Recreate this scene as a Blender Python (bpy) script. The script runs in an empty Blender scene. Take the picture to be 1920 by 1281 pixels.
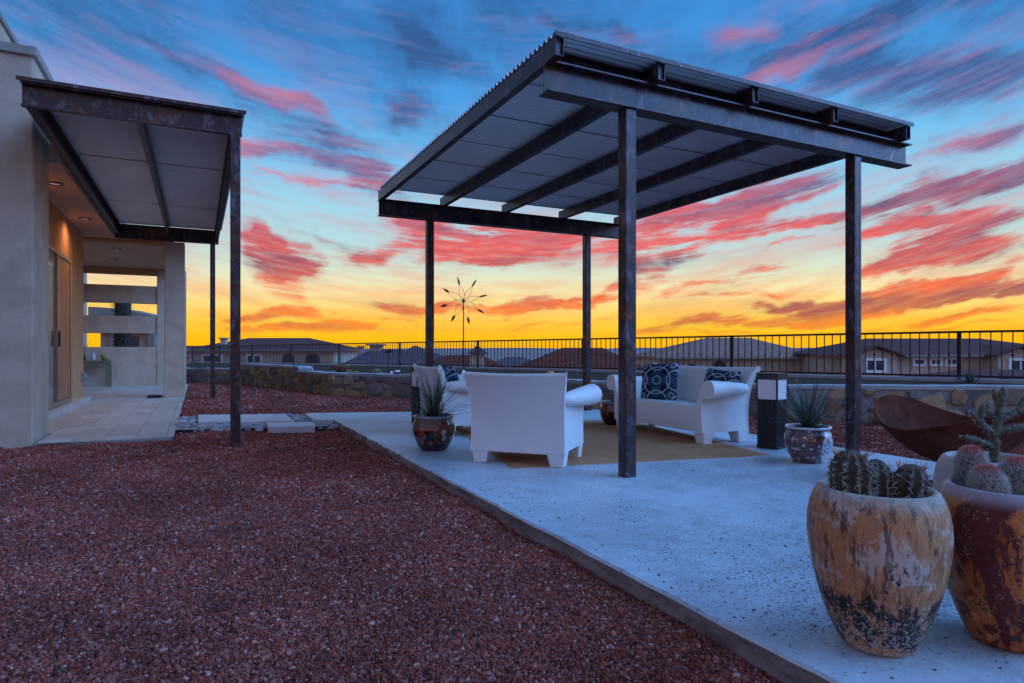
import bpy, math, random
import numpy as np
from mathutils import Vector, Matrix, noise as mnoise

random.seed(7); np.random.seed(7)
R = math.radians
sc = bpy.context.scene
COL = sc.collection

# ------------------------------------------------------------------ camera
AZ = R(26.4)                       # heading of the view, clockwise from +Y (the building grid)
FW = Vector((math.sin(AZ), math.cos(AZ), 0)); RT = Vector((math.cos(AZ), -math.sin(AZ), 0))
cam_d = bpy.data.cameras.new('camera'); cam = bpy.data.objects.new('camera', cam_d); COL.objects.link(cam)
cam.location = (0, 0, .957); cam.rotation_euler = (R(90), 0, -AZ)
cam_d.sensor_width = 36; cam_d.lens = 36*1187/1920; cam_d.shift_y = .0076
cam_d.clip_start = .05; cam_d.clip_end = 9000
sc.camera = cam

# ------------------------------------------------------------------ exposure
cy = sc.cycles; cy.max_bounces = 6; cy.diffuse_bounces = 3; cy.glossy_bounces = 3; cy.transmission_bounces = 3; cy.adaptive_threshold = .02
vs = sc.view_settings
vs.view_transform = 'Standard'; vs.look = 'None'; vs.gamma = 1; vs.exposure = 0.05; vs.use_curve_mapping = False

def lin(r, g, b):
    f = lambda c: c/12.92 if c <= .04045 else ((c+.055)/1.055)**2.4
    return (f(r/255), f(g/255), f(b/255), 1)

class NT:
    def __init__(s, tree): s.t = tree
    def n(s, typ, **kw):
        nd = s.t.nodes.new(typ)
        for k, v in kw.items(): setattr(nd, k, v)
        return nd
    def put(s, sock, v):
        if hasattr(v, 'node'): s.t.links.new(v, sock)
        elif v is not None: sock.default_value = v
    def m(s, op, a, b=None, c=None, clamp=False):
        nd = s.n('ShaderNodeMath', operation=op, use_clamp=clamp)
        for i, v in enumerate((a, b, c)): s.put(nd.inputs[i], v)
        return nd.outputs[0]
    def vm(s, op, a, b=None, out=0):
        nd = s.n('ShaderNodeVectorMath', operation=op)
        s.put(nd.inputs[0], a); s.put(nd.inputs[1], b)
        return nd.outputs[out]
    def mix(s, f, a, b, blend='MIX'):
        nd = s.n('ShaderNodeMix', data_type='RGBA', blend_type=blend)
        s.put(nd.inputs[0], f); s.put(nd.inputs[6], a); s.put(nd.inputs[7], b)
        return nd.outputs[2]
    def ramp(s, f, stops, interp='LINEAR'):
        nd = s.n('ShaderNodeValToRGB'); cr = nd.color_ramp; cr.interpolation = interp
        while len(cr.elements) < len(stops): cr.elements.new(.5)
        for e, (p, c) in zip(cr.elements, stops): e.position = p; e.color = c
        s.put(nd.inputs[0], f); return nd.outputs[0]
    def noise(s, vec, scale, detail=5, rough=.55, dist=0, col=False):
        nd = s.n('ShaderNodeTexNoise'); s.put(nd.inputs['Vector'], vec)
        nd.inputs['Scale'].default_value = scale; nd.inputs['Detail'].default_value = detail
        nd.inputs['Roughness'].default_value = rough; nd.inputs['Distortion'].default_value = dist
        return nd.outputs['Color' if col else 'Fac']
    def smooth(s, v, lo, hi):
        nd = s.n('ShaderNodeMapRange', interpolation_type='SMOOTHSTEP')
        s.put(nd.inputs[0], v); s.put(nd.inputs[1], lo); s.put(nd.inputs[2], hi)
        return nd.outputs[0]
    def mapping(s, vec, loc=(0,0,0), rot=(0,0,0), scale=(1,1,1), typ='POINT'):
        nd = s.n('ShaderNodeMapping', vector_type=typ); s.put(nd.inputs[0], vec)
        nd.inputs[1].default_value = loc; nd.inputs[2].default_value = rot; nd.inputs[3].default_value = scale
        return nd.outputs[0]
    def xyz(s, x=0, y=0, z=0):
        nd = s.n('ShaderNodeCombineXYZ')
        for i, v in enumerate((x, y, z)): s.put(nd.inputs[i], v)
        return nd.outputs[0]

# ------------------------------------------------------------------ sunset sky
world = bpy.data.worlds.new('World'); sc.world = world; world.use_nodes = True
wt = world.node_tree; wt.nodes.clear(); T = NT(wt)
dirv = T.n('ShaderNodeTexCoord').outputs['Generated']
sep = T.n('ShaderNodeSeparateXYZ'); T.put(sep.inputs[0], dirv)
dz = sep.outputs[2]
dl = T.vm('DOT_PRODUCT', dirv, tuple(RT), out=1); df = T.vm('DOT_PRODUCT', dirv, tuple(FW), out=1)
az = T.m('ARCTAN2', dl, df)                     # radians from the middle of the sunset
el = T.m('ARCSINE', dz)
eld = T.m('MULTIPLY', el, 180/math.pi)
deg = lambda d: d/90
efac = T.m('DIVIDE', eld, 90, clamp=True)
west = T.ramp(efac, [(deg(0), lin(255,184,12)), (deg(1.2), lin(255,196,26)), (deg(2.4), lin(255,208,70)), (deg(3.7), lin(254,224,128)), (deg(5.2), lin(246,234,178)),
    (deg(7), lin(214,230,208)), (deg(9), lin(184,222,224)), (deg(12.5), lin(158,212,234)), (deg(17), lin(108,190,240)),
    (deg(21), lin(78,164,234)), (deg(25), lin(66,148,222)), (deg(30), lin(60,138,214)), (deg(50), lin(60,130,206)), (deg(90), lin(62,126,202))])
east = T.ramp(efac, [(0, lin(160,140,175)), (deg(4), lin(176,142,168)), (deg(10), lin(190,162,188)), (deg(18), lin(164,170,206)),
    (deg(32), lin(120,160,212)), (deg(90), lin(66,122,190))])
aabs = T.m('ABSOLUTE', az)
base = T.mix(T.smooth(aabs, .85, 2.1), west, east)

# streaky cloud sheet, projected on a plane overhead so that streaks run to the horizon
zz = T.m('ADD', T.m('MAXIMUM', dz, 0), .10)
pu = T.m('DIVIDE', dl, zz); pv = T.m('DIVIDE', df, zz)
plane = T.xyz(pu, pv, 0)
pr = T.mapping(plane, rot=(0, 0, R(5)), scale=(1.0, .50, 1))
n_big = T.noise(pr, 1.0, 5, .6, .5)
n_fine = T.noise(T.mapping(pr, loc=(4.1, 7.3, 0), scale=(1, .8, 1)), 2.6, 8, .64, .45)
ae = T.xyz(az, el, 0)
el2 = T.m('SUBTRACT', el, T.m('MULTIPLY', T.m('MULTIPLY', az, az), .22))      # streaks fan out from the sunset
aes = T.mapping(T.xyz(az, el2, 0), scale=(.68, 5.4, 1))
n_str = T.noise(aes, 8.5, 9, .66, .35)
n_sh = T.noise(T.mapping(aes, loc=(3.3, 8.1, 0)), 7, 7, .64, .3)
lowf = T.smooth(eld, 13, 26)
n_mix = T.mix(lowf, n_str, n_fine)
wv = T.vm('SUBTRACT', T.noise(ae, 6, 4, .6, 0, True), (.5, .5, .5))
wv = T.vm('MULTIPLY', wv, (.20, .085, 0))
aew = T.vm('ADD', ae, wv)
# cloud banks: azimuth, elevation, half length, half width (degrees), tilt, amount, shade (0 lit red .. 1 dark)
BANKS = [
    (-0.97,9.56,11.1,2.93,-3.97,1.2,0.0), (-8.15,10.63,6.53,1.96,-12.52,1.0,0.1), (-3.37,7.99,6.08,1.0,6.15,0.9,0.45), (-9.56,8.74,4.86,1.51,15.01,0.6,0.15), (2.41,10.72,8.31,1.75,-8.43,0.8,0),
    (1.93,8.62,3.88,0.94,7.33,0.5,0.1), (-19.91,7.67,5.4,2.23,-12.17,1.2,0.62), (-22.43,9.07,3.32,1.74,-20.09,1.0,0.35), (-18.62,6.83,3.99,1.13,12.42,0.7,0.2), (1.45,4.09,7.21,1.02,6.76,1.2,0.12),
    (7.68,5.25,6.0,0.89,13.21,1.0,0.05), (-8.86,3.95,4.88,0.95,-3.51,0.9,0.4), (-4.82,3.84,3.31,0.6,0.23,0.6,0.2), (-18.41,4.34,5.5,1.48,-28.11,0.6,0.05), (-19.91,2.86,5.4,0.74,4.15,0.9,0.15),
    (-16.87,1.71,8.64,0.69,4.65,0.8,0.0), (-11.43,2.6,8.0,0.71,4.53,0.7,0.1), (-21.18,1.8,4.83,0.45,0.66,0.5,0.1), (1.93,2.17,9.43,0.42,1.87,0.5,0.1), (7.2,2.87,4.92,0.48,5.6,0.4,0.2),
    (15.98,10.33,11.29,2.47,13.16,1.3,0.0), (21.6,12.5,8.16,1.82,12.68,1.0,0.75), (13.27,11.81,4.21,2.25,17.0,0.8,0.2), (24.46,10.0,6.44,0.75,3.91,0.9,0.15), (23.66,8.77,5.59,0.43,6.78,0.5,0.0),
    (33.31,11.04,8.14,1.65,12.71,1.2,0.65), (31.94,9.06,6.8,0.65,8.22,1.0,0.1), (35.29,8.02,7.77,1.74,14.94,1.2,0.45), (31.59,6.35,5.24,0.81,14.72,1.0,0.1), (34.96,5.32,7.08,0.78,5.93,1.1,0.0),
    (38.38,6.97,4.09,0.93,4.54,0.8,0.3), (31.59,4.06,12.08,1.02,3.29,1.4,0.85), (24.46,3.95,5.52,0.66,1.41,1.0,0.8), (36.24,4.27,6.14,0.68,2.99,1.0,0.6), (18.19,2.25,13.03,0.86,5.52,1.1,0.35),
    (26.82,2.71,7.07,0.54,4.17,0.9,0.2), (35.29,2.48,6.66,0.49,5.55,1.0,0.1), (22.43,1.34,11.86,0.33,2.66,0.7,0.2), (33.98,1.6,7.63,0.35,2.51,0.7,0.2), (13.04,7.48,3.69,1.39,26.67,0.8,0.9),
    (17.31,5.74,7.08,0.68,16.87,0.6,0.2), (21.18,6.94,4.34,0.78,20.67,0.55,0.1), (21.6,4.92,10.56,0.56,7.59,0.6,0.05), (11.89,5.42,3.72,0.82,12.97,0.5,0.1), (19.27,25.14,3.71,1.4,-6.43,0.81,-0.1),
    (23.25,22.49,6.56,1.61,10.14,0.71,-0.05), (24.46,26.32,4.6,0.97,-1.9,0.47,0), (29.08,23.83,13.99,2.43,4.6,0.95,1), (34.64,19.29,10.52,3.54,0.55,0.95,1), (26.82,20.79,7.07,1.88,8.19,0.66,0.9),
    (37.17,15.03,6.7,1.61,11.81,0.85,0.7), (38.38,12.11,3.75,1.18,15.53,0.76,0.8), (-28.33,22.73,12.9,1.54,-17.11,0.76,0.95), (-20.34,20.77,6.83,0.99,-18.79,0.76,0.15), (-23.66,22.43,7.45,1.04,-19.28,0.47,0.5),
    (-20.97,16.23,3.87,1.66,-4.41,0.85,0.1), (-16.87,18.08,8.13,2.3,-16.67,0.76,1), (-15.09,15.68,6.21,1.19,-7.98,0.76,0.6), (-16.87,14.03,7.63,0.87,-2.15,0.66,0.1), (-6.73,25.3,8.76,2.94,-31.45,0.85,1),
    (-9.09,20.73,3.79,3.65,-45.56,0.66,0.95), (10.97,26.2,9.1,2.38,-13.05,0.57,0.85), (4.82,27.69,8.27,1.89,-14.41,0.47,1), (-12.81,14.07,3.17,1.66,-27.06,0.7,0.8), (-15.98,9.43,7.18,0.9,-16.0,0.35,0.9),
    (-12.35,8.2,6.89,1.15,6.57,0.4,0.3),
]
D = S = None
for (a, e, hl, hw, tilt, amp, shd) in BANKS:
    mp = T.mapping(aew, loc=(R(a), R(e), 0), rot=(0, 0, R(tilt)), scale=(R(hl), R(hw), 1), typ='TEXTURE')
    g = T.n('ShaderNodeTexGradient', gradient_type='SPHERICAL'); T.put(g.inputs[0], mp)
    w = g.outputs['Fac']
    D = T.m('MULTIPLY_ADD', w, amp, D if D is not None else 0.0)
    S = T.m('MULTIPLY_ADD', w, amp*shd, S if S is not None else 0.0)
shade = T.m('DIVIDE', T.m('MULTIPLY_ADD', lowf, .10, S), T.m('ADD', D, .11), clamp=True)
nf = T.m('MULTIPLY_ADD', n_mix, T.m('MULTIPLY_ADD', lowf, -1.3, 3.5), T.m('MULTIPLY_ADD', lowf, .62, -1.06))
nf = T.m('MAXIMUM', nf, .06)
bank = T.smooth(T.m('MULTIPLY', D, nf), .0, .56)
wisp = T.m('MULTIPLY', T.smooth(T.m('MULTIPLY_ADD', n_big, .55, T.m('MULTIPLY', n_mix, .5)), .42, .62), T.m('MULTIPLY_ADD', lowf, .42, .36))
dens = T.m('MAXIMUM', bank, wisp)
dens = T.m('MULTIPLY', dens, T.m('MULTIPLY_ADD', T.noise(aes, 30, 4, .6), .7, .60), clamp=True)
dens = T.m('MULTIPLY', dens, T.smooth(eld, .3, 2.0))
shade = T.m('ADD', shade, T.m('MULTIPLY_ADD', n_sh, 2.6, -1.25), clamp=True)
lit_w = T.ramp(efac, [(0, lin(255,160,40)), (deg(2), lin(252,142,52)), (deg(4.5), lin(246,108,66)), (deg(8), lin(238,88,78)),
    (deg(12), lin(228,96,104)), (deg(17), lin(206,132,158)), (deg(23), lin(182,118,152)), (deg(30), lin(140,124,176)), (deg(60), lin(96,112,170))])
dark_w = T.ramp(efac, [(0, lin(210,110,50)), (deg(3), lin(170,90,84)), (deg(6), lin(112,70,106)), (deg(11), lin(110,76,112)), (deg(16), lin(98,104,156)),
    (deg(22), lin(58,92,148)), (deg(30), lin(48,86,142)), (deg(90), lin(60,110,172))])
e_cl = T.mix(.5, base, lin(110,112,160))
cloud = T.mix(shade, lit_w, dark_w)
cloud = T.mix(T.smooth(aabs, .9, 2.0), cloud, e_cl)
skycol = T.mix(T.m('MULTIPLY', dens, .96), base, cloud)
below = T.smooth(dz, -.03, -.002)
skycol = T.mix(below, (.05, .045, .06, 1), skycol)
bg = T.n('ShaderNodeBackground'); T.put(bg.inputs[0], skycol); bg.inputs[1].default_value = 1.0
T.put(T.n('ShaderNodeOutputWorld').inputs[0], bg.outputs[0])
world.cycles.sampling_method = 'MANUAL'; world.cycles.sample_map_resolution = 1024

# added soft blue fill lamp standing in for dusk skylight, right and behind camera
dusk_fill_d = bpy.data.lights.new('sun', 'SUN'); sun = bpy.data.objects.new('sun', dusk_fill_d); COL.objects.link(sun)
dusk_fill_d.energy = 3.4; dusk_fill_d.angle = R(52); dusk_fill_d.color = (.15, .42, 1.0)
to_light = (RT*.85 - FW*.15 + Vector((0, 0, .62))).normalized()
sun.rotation_euler = to_light.to_track_quat('Z', 'Y').to_euler(); sun.location = (0, 0, 20)

# ------------------------------------------------------------------ mesh helpers
class MB:
    def __init__(s): s.v = []; s.f = []
    def add(s, vs_, fs_):
        o = len(s.v); s.v += [tuple(v) for v in vs_]; s.f += [tuple(i+o for i in f) for f in fs_]; return s
    def box(s, x0, x1, y0, y1, z0, z1):
        return s.add([(x0,y0,z0),(x1,y0,z0),(x1,y1,z0),(x0,y1,z0),(x0,y0,z1),(x1,y0,z1),(x1,y1,z1),(x0,y1,z1)],
                     [(0,3,2,1),(4,5,6,7),(0,1,5,4),(1,2,6,5),(2,3,7,6),(3,0,4,7)])
    def prism(s, poly, axis, a, b):
        """poly: 2D points; axis 'x','y','z' is the extrusion axis."""
        n = len(poly)
        def P(p, t): return {'x': (t, p[0], p[1]), 'y': (p[0], t, p[1]), 'z': (p[0], p[1], t)}[axis]
        vs_ = [P(p, a) for p in poly] + [P(p, b) for p in poly]
        fs_ = [tuple(range(n))[::-1], tuple(range(n, 2*n))] + [(i, (i+1) % n, n+(i+1) % n, n+i) for i in range(n)]
        return s.add(vs_, fs_)
    def tube(s, pts, rad, n=8, cap=True):
        pts = [Vector(p) for p in pts]; k = len(pts)
        rad = rad if isinstance(rad, (list, tuple)) else [rad]*k
        vs_ = []; up = None
        for i, p in enumerate(pts):
            t = (pts[min(i+1, k-1)] - pts[max(i-1, 0)]).normalized()
            if up is None: up = Vector((0,0,1)) if abs(t.z) < .9 else Vector((1,0,0))
            a = t.cross(up).normalized(); b = a.cross(t).normalized(); up = b
            for j in range(n):
                q = 2*math.pi*j/n
                vs_.append(p + (a*math.cos(q) + b*math.sin(q))*rad[i])
        fs_ = [(i*n+j, i*n+(j+1) % n, (i+1)*n+(j+1) % n, (i+1)*n+j) for i in range(k-1) for j in range(n)]
        if cap: fs_ += [tuple(range(n))[::-1], tuple(range((k-1)*n, k*n))]
        return s.add(vs_, fs_)
    def lathe(s, prof, n=32, c=(0,0,0), close=False):
        vs_ = [(c[0]+r*math.cos(2*math.pi*j/n), c[1]+r*math.sin(2*math.pi*j/n), c[2]+z) for r, z in prof for j in range(n)]
        k = len(prof)
        fs_ = [(i*n+j, i*n+(j+1) % n, (i+1)*n+(j+1) % n, (i+1)*n+j) for i in range(k-1) for j in range(n)]
        if close: fs_ += [tuple(range(n))[::-1], tuple(range((k-1)*n, k*n))]
        return s.add(vs_, fs_)
    def mesh(s, name, mat=None, smooth=False):
        me = bpy.data.meshes.new(name); me.from_pydata(s.v, [], s.f); me.update()
        if mat: me.materials.append(mat)
        if smooth:
            me.polygons.foreach_set('use_smooth', [True]*len(me.polygons))
        return me
    def build(s, name, mat, parent=None, smooth=False, bevel=0, seg=2, loc=None, rz=0):
        return link(name, s.mesh(name, mat, smooth), parent, loc, rz, bevel, seg)

def link(name, me, parent=None, loc=None, rz=0, bevel=0, seg=2):
    o = bpy.data.objects.new(name, me); COL.objects.link(o)
    if parent is not None: o.parent = parent
    if loc is not None: o.location = loc
    if rz: o.rotation_euler = (0, 0, rz)
    if bevel:
        b = o.modifiers.new('bevel', 'BEVEL'); b.width = bevel; b.segments = seg; b.limit_method = 'ANGLE'; b.angle_limit = R(35)
        b.harden_normals = False
    return o
def tag(o, label=None, cat=None, group=None, kind=None):
    for k, v in (('label', label), ('category', cat), ('group', group), ('kind', kind)):
        if v: o[k] = v
    return o
def thing(name, label, cat, loc=(0,0,0), rz=0, group=None):
    o = bpy.data.objects.new(name, None); COL.objects.link(o); o.location = loc; o.rotation_euler = (0, 0, rz)
    o.empty_display_size = .1
    return tag(o, label, cat, group)
def smooth_angle(o, deg_=40):
    me = o.data
    me.polygons.foreach_set('use_smooth', [True]*len(me.polygons))
    try: me.set_sharp_from_angle(angle=R(deg_))
    except Exception: pass
    return o
def paint(me, cols):
    ca = me.color_attributes.new('Col', 'FLOAT_COLOR', 'POINT')
    a = np.ones((len(cols), 4), dtype=np.float32); a[:, :3] = cols
    ca.data.foreach_set('color', a.ravel())

# ------------------------------------------------------------------ materials
def newmat(name):
    m = bpy.data.materials.new(name); m.use_nodes = True
    t = m.node_tree; t.nodes.clear(); n = NT(t)
    b = n.n('ShaderNodeBsdfPrincipled'); o = n.n('ShaderNodeOutputMaterial'); n.put(o.inputs[0], b.outputs[0])
    return m, n, b
def wcoord(n): return n.n('ShaderNodeNewGeometry').outputs['Position']
def ocoord(n): return n.n('ShaderNodeTexCoord').outputs['Object']
def bump(n, b, h, dist=.01, strength=.6):
    k = n.n('ShaderNodeBump'); k.inputs['Distance'].default_value = dist; k.inputs['Strength'].default_value = strength
    n.put(k.inputs['Height'], h); n.put(b.inputs['Normal'], k.outputs[0])
def pm(name, stops, scale=6, rough=.7, metal=0, bumpd=.004, bscale=None, stretch=(1,1,1), world_=True, detail=6, dist=.3, rough2=None, spec=.5, contrast=(.3,.7)):
    m, n, b = newmat(name)
    co = wcoord(n) if world_ else ocoord(n)
    if stretch != (1,1,1): co = n.mapping(co, scale=stretch)
    f = n.smooth(n.noise(co, scale, detail, .6, dist), *contrast)
    k = len(stops)
    n.put(b.inputs['Base Color'], n.ramp(f, [(i/(k-1), (*c, 1)) for i, c in enumerate(stops)]))
    if rough2 is not None: n.put(b.inputs['Roughness'], n.m('MULTIPLY_ADD', f, rough2-rough, rough))
    else: b.inputs['Roughness'].default_value = rough
    b.inputs['Metallic'].default_value = metal; b.inputs['Specular IOR Level'].default_value = spec
    if bumpd: bump(n, b, n.noise(co, bscale or scale*8, 5, .65), bumpd)
    return m
def objrand(name, cols, scale=14, rough=.8, bumpd=.006, var=.35, spec=.3):
    """colour picked per object, with noise inside it"""
    m, n, b = newmat(name)
    rnd = n.n('ShaderNodeObjectInfo').outputs['Random']; co = ocoord(n)
    k = len(cols)
    c = n.ramp(rnd, [(i/k, (*q, 1)) for i, q in enumerate(cols)], 'CONSTANT')
    f = n.noise(n.vm('ADD', co, n.xyz(n.m('MULTIPLY', rnd, 37), n.m('MULTIPLY', rnd, 91), 0)), scale, 6, .65, .5)
    c = n.mix(1, c, n.ramp(f, [(.25, (1-var,)*3+(1,)), (.75, (1+var*.6,)*3+(1,))]), 'MULTIPLY')
    n.put(b.inputs['Base Color'], c); b.inputs['Roughness'].default_value = rough; b.inputs['Specular IOR Level'].default_value = spec
    if bumpd: bump(n, b, f, bumpd, .8)
    return m
def vcol(name, rough=.3, coat=0, bumpd=0, spec=.5):
    m, n, b = newmat(name)
    a = n.n('ShaderNodeVertexColor', layer_name='Col')
    co = ocoord(n); f = n.noise(co, 30, 5, .6)
    n.put(b.inputs['Base Color'], n.mix(1, a.outputs[0], n.ramp(f, [(.3, (.82,.82,.82,1)), (.7, (1.05,1.05,1.05,1))]), 'MULTIPLY'))
    b.inputs['Roughness'].default_value = rough; b.inputs['Coat Weight'].default_value = coat; b.inputs['Coat Roughness'].default_value = .08
    b.inputs['Specular IOR Level'].default_value = spec
    if bumpd: bump(n, b, n.noise(co, 220, 3, .6), bumpd)
    return m

def steel_mat():
    m, n, b = newmat('mill_scale_steel')
    co = wcoord(n)
    f = n.noise(n.mapping(co, scale=(1.0, 1.0, 1.6)), 3.4, 8, .68, .9)
    g = n.noise(n.mapping(co, loc=(3,1,7), scale=(2.2, 2.2, 1.1)), 5, 8, .72, .5)
    spk = n.smooth(n.noise(co, 55, 5, .75), .54, .64)
    c = n.ramp(f, [(.32, (.075,.058,.080,1)), (.46, (.034,.022,.026,1)), (.58, (.075,.030,.020,1)), (.72, (.23,.075,.032,1))])
    c = n.mix(n.m('MULTIPLY', n.smooth(g, .50, .66), .75), c, (.20,.155,.20,1))
    c = n.mix(n.m('MULTIPLY', spk, .7), c, (.018,.013,.014,1))
    n.put(b.inputs['Base Color'], c); b.inputs['Metallic'].default_value = .25
    n.put(b.inputs['Roughness'], n.m('MULTIPLY_ADD', g, .5, .12))
    bump(n, b, n.noise(co, 45, 5, .65), .002, .5)
    return m
M = {}
M['steel'] = steel_mat()
M['galv'] = pm('galvanised_sheet', [(.78,.74,.73),(.85,.81,.79)], 1.6, .38, .45, .0006, 30, contrast=(.35,.65), rough2=.55)
M['stucco'] = pm('sand_stucco', [(.47,.335,.24),(.59,.43,.315)], 2.6, .95, 0, .012, 75, spec=.08, detail=9)
M['stucco_warm'] = pm('tan_stucco', [(.52,.25,.115),(.60,.30,.15)], 2.6, .95, 0, .012, 75, spec=.08, detail=9)
M['soffit'] = pm('soffit_plaster', [(.62,.37,.23),(.68,.42,.27)], 1.4, .85, 0, .003, 110, spec=.2)
M['coping'] = pm('stucco_coping', [(.27,.22,.18),(.33,.275,.225)], 4, .9, 0, .004, 90, spec=.2)
M['whiteplastic'] = pm('white_moulded_plastic', [(.74,.74,.735),(.80,.80,.795)], 1.3, .48, 0, .0005, 300, world_=False, spec=.45, contrast=(.35,.65))
M['black'] = pm('black_metal', [(.012,.011,.012),(.03,.026,.026)], 12, .5, .3, .001, 80)
M['fence'] = pm('dark_bronze_iron', [(.016,.011,.010),(.040,.026,.020)], 7, .5, .4, .001, 90)
M['mortar'] = pm('grey_mortar', [(.16,.145,.15),(.27,.245,.24),(.33,.30,.29)], 3.5, .95, 0, .02, 26, spec=.15)
M['mortarcap'] = pm('mortar_cap', [(.34,.33,.34),(.48,.47,.47)], 3, .9, 0, .012, 22, spec=.2)
M['soil'] = pm('dark_soil', [(.035,.022,.015),(.10,.06,.04)], 9, .97, 0, .03, 40, spec=.1)
M['potsoil'] = pm('potting_soil', [(.02,.014,.010),(.05,.034,.024)], 30, .97, 0, .01, 90, spec=.1)
M['stone'] = objrand('fieldstone', [(.30,.22,.15),(.42,.31,.18),(.26,.23,.22),(.46,.38,.28),(.35,.17,.09),(.22,.19,.18),(.50,.36,.20),(.30,.27,.27),(.40,.26,.14)], 9, .85, .02, .5)
M['cobble'] = objrand('river_cobble', [(.30,.27,.26),(.40,.37,.36),(.24,.20,.19),(.46,.43,.42),(.34,.27,.24),(.28,.28,.30)], 16, .6, .004, .25)
M['tile'] = objrand('travertine_tile', [(.50,.42,.34),(.56,.47,.38),(.46,.39,.32),(.53,.46,.39),(.49,.40,.31)], 7, .45, .003, .22, .4)
M['grout'] = pm('tile_grout', [(.28,.24,.20),(.33,.285,.24)], 30, .95, 0, .002, 90)
M['rug'] = None
# ------------------------------------------------------------------ ground, gravel, slab
def gravel_mat(name, cols, rough=.75):
    m, n, b = newmat(name)
    rnd = n.n('ShaderNodeObjectInfo').outputs['Random']
    k = len(cols)
    c = n.ramp(rnd, [(i/k, (*q, 1)) for i, q in enumerate(cols)], 'CONSTANT')
    f = n.noise(ocoord(n), 1.6, 4, .6)
    c = n.mix(1, c, n.ramp(f, [(.3, (.6,.58,.58,1)), (.7, (1.3,1.25,1.22,1))]), 'MULTIPLY')
    c = n.mix(1, c, n.ramp(n.noise(wcoord(n), 1.1, 4, .6), [(.32, (.72,.66,.66,1)), (.66, (1.2,1.18,1.2,1))]), 'MULTIPLY')
    n.put(b.inputs['Base Color'], c); b.inputs['Roughness'].default_value = .9; b.inputs['Specular IOR Level'].default_value = .10
    return m
M['gravel'] = gravel_mat('red_crushed_gravel', [(.33,.070,.045),(.38,.085,.055),(.20,.040,.028),(.42,.12,.085),(.28,.070,.052),(.34,.11,.085),(.15,.036,.028),
    (.44,.17,.13),(.26,.050,.032),(.36,.13,.11),(.18,.055,.048),(.33,.072,.045),(.40,.16,.12),(.28,.085,.072),(.30,.062,.040),(.36,.085,.055),(.21,.080,.075),(.39,.11,.07),(.12,.036,.030),(.32,.12,.11),
    (.24,.05,.034),(.31,.08,.055),(.54,.31,.26),(.27,.06,.042)])
M['gravelbed'] = pm('gravel_fines', [(.035,.012,.010),(.10,.032,.024),(.16,.06,.048)], 40, .95, 0, .03, 70, spec=.1)
M['ground'] = pm('dry_desert_ground', [(.20,.15,.14),(.30,.23,.21)], .05, .95, 0, 0)

MB().add([(-4000,-4000,-2.7),(4000,-4000,-2.7),(4000,4000,-2.7),(-4000,4000,-2.7)], [(0,1,2,3)]).build('ground', M['ground'])['kind'] = 'structure'
# low hills on the horizon
hb = MB(); n_h = 120
for i in range(n_h):
    a = AZ + R(-70 + 140*i/(n_h-1)); r = 3600
    h = 4 + 22*max(0, mnoise.noise(Vector((i*.13, 1.7, 0)))) + 10*max(0, mnoise.noise(Vector((i*.4, 4.7, 0))))
    hb.v += [(r*math.sin(a), r*math.cos(a), -3), ((r+150)*math.sin(a), (r+150)*math.cos(a), h), ((r+600)*math.sin(a), (r+600)*math.cos(a), -3)]
for i in range(n_h-1):
    o = i*3; hb.f += [(o, o+3, o+4, o+1), (o+1, o+4, o+5, o+2)]
hb.build('hills', pm('far_hills', [(.16,.12,.16),(.22,.17,.21)], .003, 1, 0, 0), smooth=True)['kind'] = 'structure'

# fence line (posts k = 0..9) and stone-wall line
FS = 11.5/6.502
FA = Vector((-.1725*FS, 24.536*FS)); FB = Vector((7.005*FS, 3.782*FS))
def fpt(k): return FA + (FB-FA)*(k/9)
def fz_top(k): return 1.10 + (.172)*(k/9)**.8
def fz_bot(k): return .23 + .243*(k/9)**.6
WP = [(-1.75,23.4),(-.31,21.97),(1.13,20.58),(2.25,16.5),(2.71,14.45),(4.08,12.91),(5.97,8.99),(7.93,6.64),(10.66,4.89),(13.2,3.2)]

# yard: one raised terrace, open towards the camera, ending under the stone walls
yard = [(-14,-5),(16,-5),(15.6,1.0)] + [(fpt(k).x+.5, fpt(k).y+.9) for k in (10,9,6,3,0)] + [(-14,44)]
MB().prism(yard, 'z', -2.75, -.10).build('yard', M['gravelbed'])['kind'] = 'structure'

# slab
SB = [(1.645,-3.0),(5.62,-3.0),(5.62,7.38),(1.645,8.80)]
def slab_edge(poly, z0, z1, step=.06, jag=.010, seed=0):
    pts = []
    for i in range(len(poly)):
        a = Vector(poly[i]); b = Vector(poly[(i+1) % len(poly)]); L = (b-a).length; k = max(1, int(L/step))
        nrm = Vector(((b-a).y, -(b-a).x)).normalized()
        for j in range(k):
            p = a + (b-a)*(j/k); q = mnoise.noise(Vector((p.x*4+seed, p.y*4, 0)))*jag + mnoise.noise(Vector((p.x*17, p.y*17+seed, 0)))*jag*.5
            if j == 0: q = -jag
            pts.append((p + nrm*q))
    n = len(pts); cx = sum((p for p in pts), Vector((0,0)))/n
    m = MB()
    inset = [p + (cx-p).normalized()*.012 for p in pts]
    vs_ = [(p.x,p.y,z0) for p in pts] + [(p.x,p.y,z1-.012+.004*mnoise.noise(Vector((p.x*9,p.y*9,3)))) for p in pts] + [(p.x,p.y,z1) for p in inset]
    fs_ = [tuple(range(2*n, 3*n))]
    for a in (0, n): fs_ += [(a+i, a+(i+1) % n, a+n+(i+1) % n, a+n+i) for i in range(n)]
    return m.add(vs_, fs_)
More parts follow.
